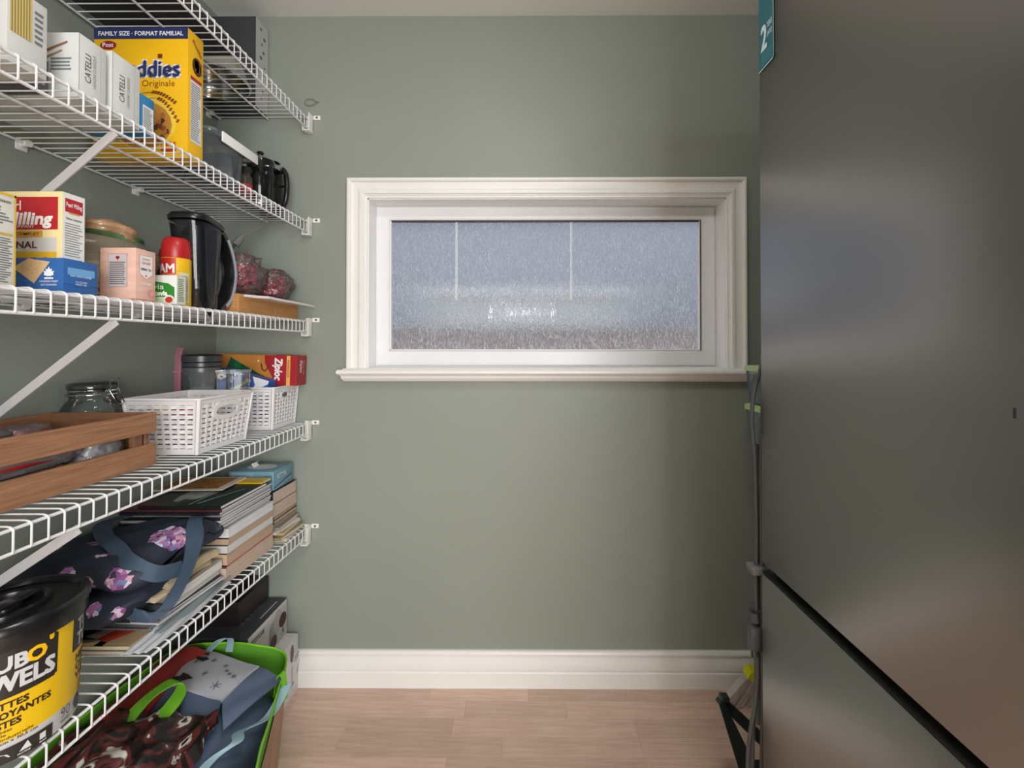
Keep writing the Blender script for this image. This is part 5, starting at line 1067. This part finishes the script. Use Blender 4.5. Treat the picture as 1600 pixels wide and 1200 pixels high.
pr = MB(); pr.prism([(-.031, -.008), (.031, -.008), (.041, -.100), (-.041, -.100)], lambda u, v: hd0+sd*u+ax*v+Vector((0, -.014, 0)), lambda u, v: hd0+sd*u+ax*v+Vector((0, .014, 0)), clear('#b9aea2', .55, .3, 'bristle_mass')); 
o = mb.build('bristle', t, world=True); o['kind'] = 'stuff'
pr.build('bristle_core', t, world=True)
MB().tube([hd0+ax*.03, hd0+ax*.9], .010, WHITE, 12).build('handle', t, world=True, smooth=60)
# cords with plug and clip at the refrigerator's edge
CG = M('#4c4c4c', .45)
t = thing('power_cord', 'bundled grey power cords with plug hanging at the refrigerator edge', 'cord', (.502, .985, .35))
def cord(pts): MB().tube(spline([(x, y, C+z) for x, y, z in pts], 8), .0045, CG, 8).build('cord', t, world=True, smooth=60)
cord([(.512, .965, -.02), (.506, .968, -.055), (.494, .97, -.10), (.489, .97, -.16), (.494, .97, -.22), (.497, .97, -.30), (.498, .97, -.42), (.496, .97, -.50), (.497, .97, -.585)])
cord([(.510, .965, -.02), (.511, .965, -.10), (.509, .965, -.16), (.506, .965, -.24), (.506, .965, -.4), (.508, .965, -.6), (.507, .965, -.75), (.503, .965, -.95), (.50, .965, -1.1)])
cord([(.498, .972, -.63), (.501, .972, -.70), (.496, .972, -.76), (.484, .972, -.83), (.478, .972, -.90), (.476, .972, -1.1)])
cord([(.507, .98, -.3), (.505, .98, -.5), (.505, .98, -.62), (.501, .98, -.72), (.494, .98, -.82), (.491, .98, -.95), (.49, .98, -1.1)])
mb = MB(); mb.box(.484, .515, .957, .987, C-.488, C-.470, M('#6f6f6e', .4), .003); mb.box(.480, .489, .958, .980, C-.476, C-.468, M('#6f6f6e', .4), .001); mb.build('cord_clip', t, world=True)
mb = MB(); mb.lathe([(.0055, 0), (.010, 0), (.010, .002), (.0085, .003), (.0095, .005), (.008, .006), (.009, .009), (.0078, .010), (.0085, .013), (.0075, .014), (.0075, .018), (.012, .022)][::-1], CG, 14, c=(.495, .97, C-.612+.022)); mb.build('strain_relief', t, world=True, smooth=40)
mb = MB(); mb.box(.480, .505, .959, .981, C-.650, C-.600, CG, .004); mb.build('plug_body', t, world=True, smooth=40)
for x in (.487, .497): MB().box(x-.001, x+.001, .967, .973, C-.665, C-.648, M('#3a3834', .3, 1)).build('prong', t, world=True)
# folding stand
t = thing('folding_stand', 'black A shaped folding stand with green tint below the cords', 'stand', (.60, 1.2, 0))
BK = M('#23302e', .3, coat=.3)
ya = 1.19; ap = (.524, C-.932)
def strip(p0, p1, w0, w1, y0, y1, name):
    a = Vector((p0[0], 0, p0[1])); b_ = Vector((p1[0], 0, p1[1])); d = (b_-a).normalized(); q = Vector((d.z, 0, -d.x)) 
    vs = []
    for y_ in (y0, y1):
        for p_, w_ in ((a, w0), (b_, w1)):
            for s_ in (-.5, .5): v = p_+q*w_*s_; vs.append((v.x, y_, v.z))
    MB().add(vs, [(0,1,3,2),(4,6,7,5),(0,4,5,1),(2,3,7,6),(0,2,6,4),(1,5,7,3)], BK).build(name, t, world=True)
strip((.514, C-.93), (.624, .0), .014, .060, ya-.006, ya+.006, 'leg'); strip((.516, C-.935), (.80, .0), .022, .034, ya+.007, ya+.019, 'leg')
strip((.508, C-.930), (.592, .0), .006, .006, ya-.012, ya-.0062, 'edge_flange')
MB().box(.516, .538, ya-.005, ya+.018, C-.936, C-.922, BK, .004).build('hinge_knob', t, world=True)
strip((.585, .10), (.74, .10), .012, .012, ya-.004, ya+.017, 'cross_bar')
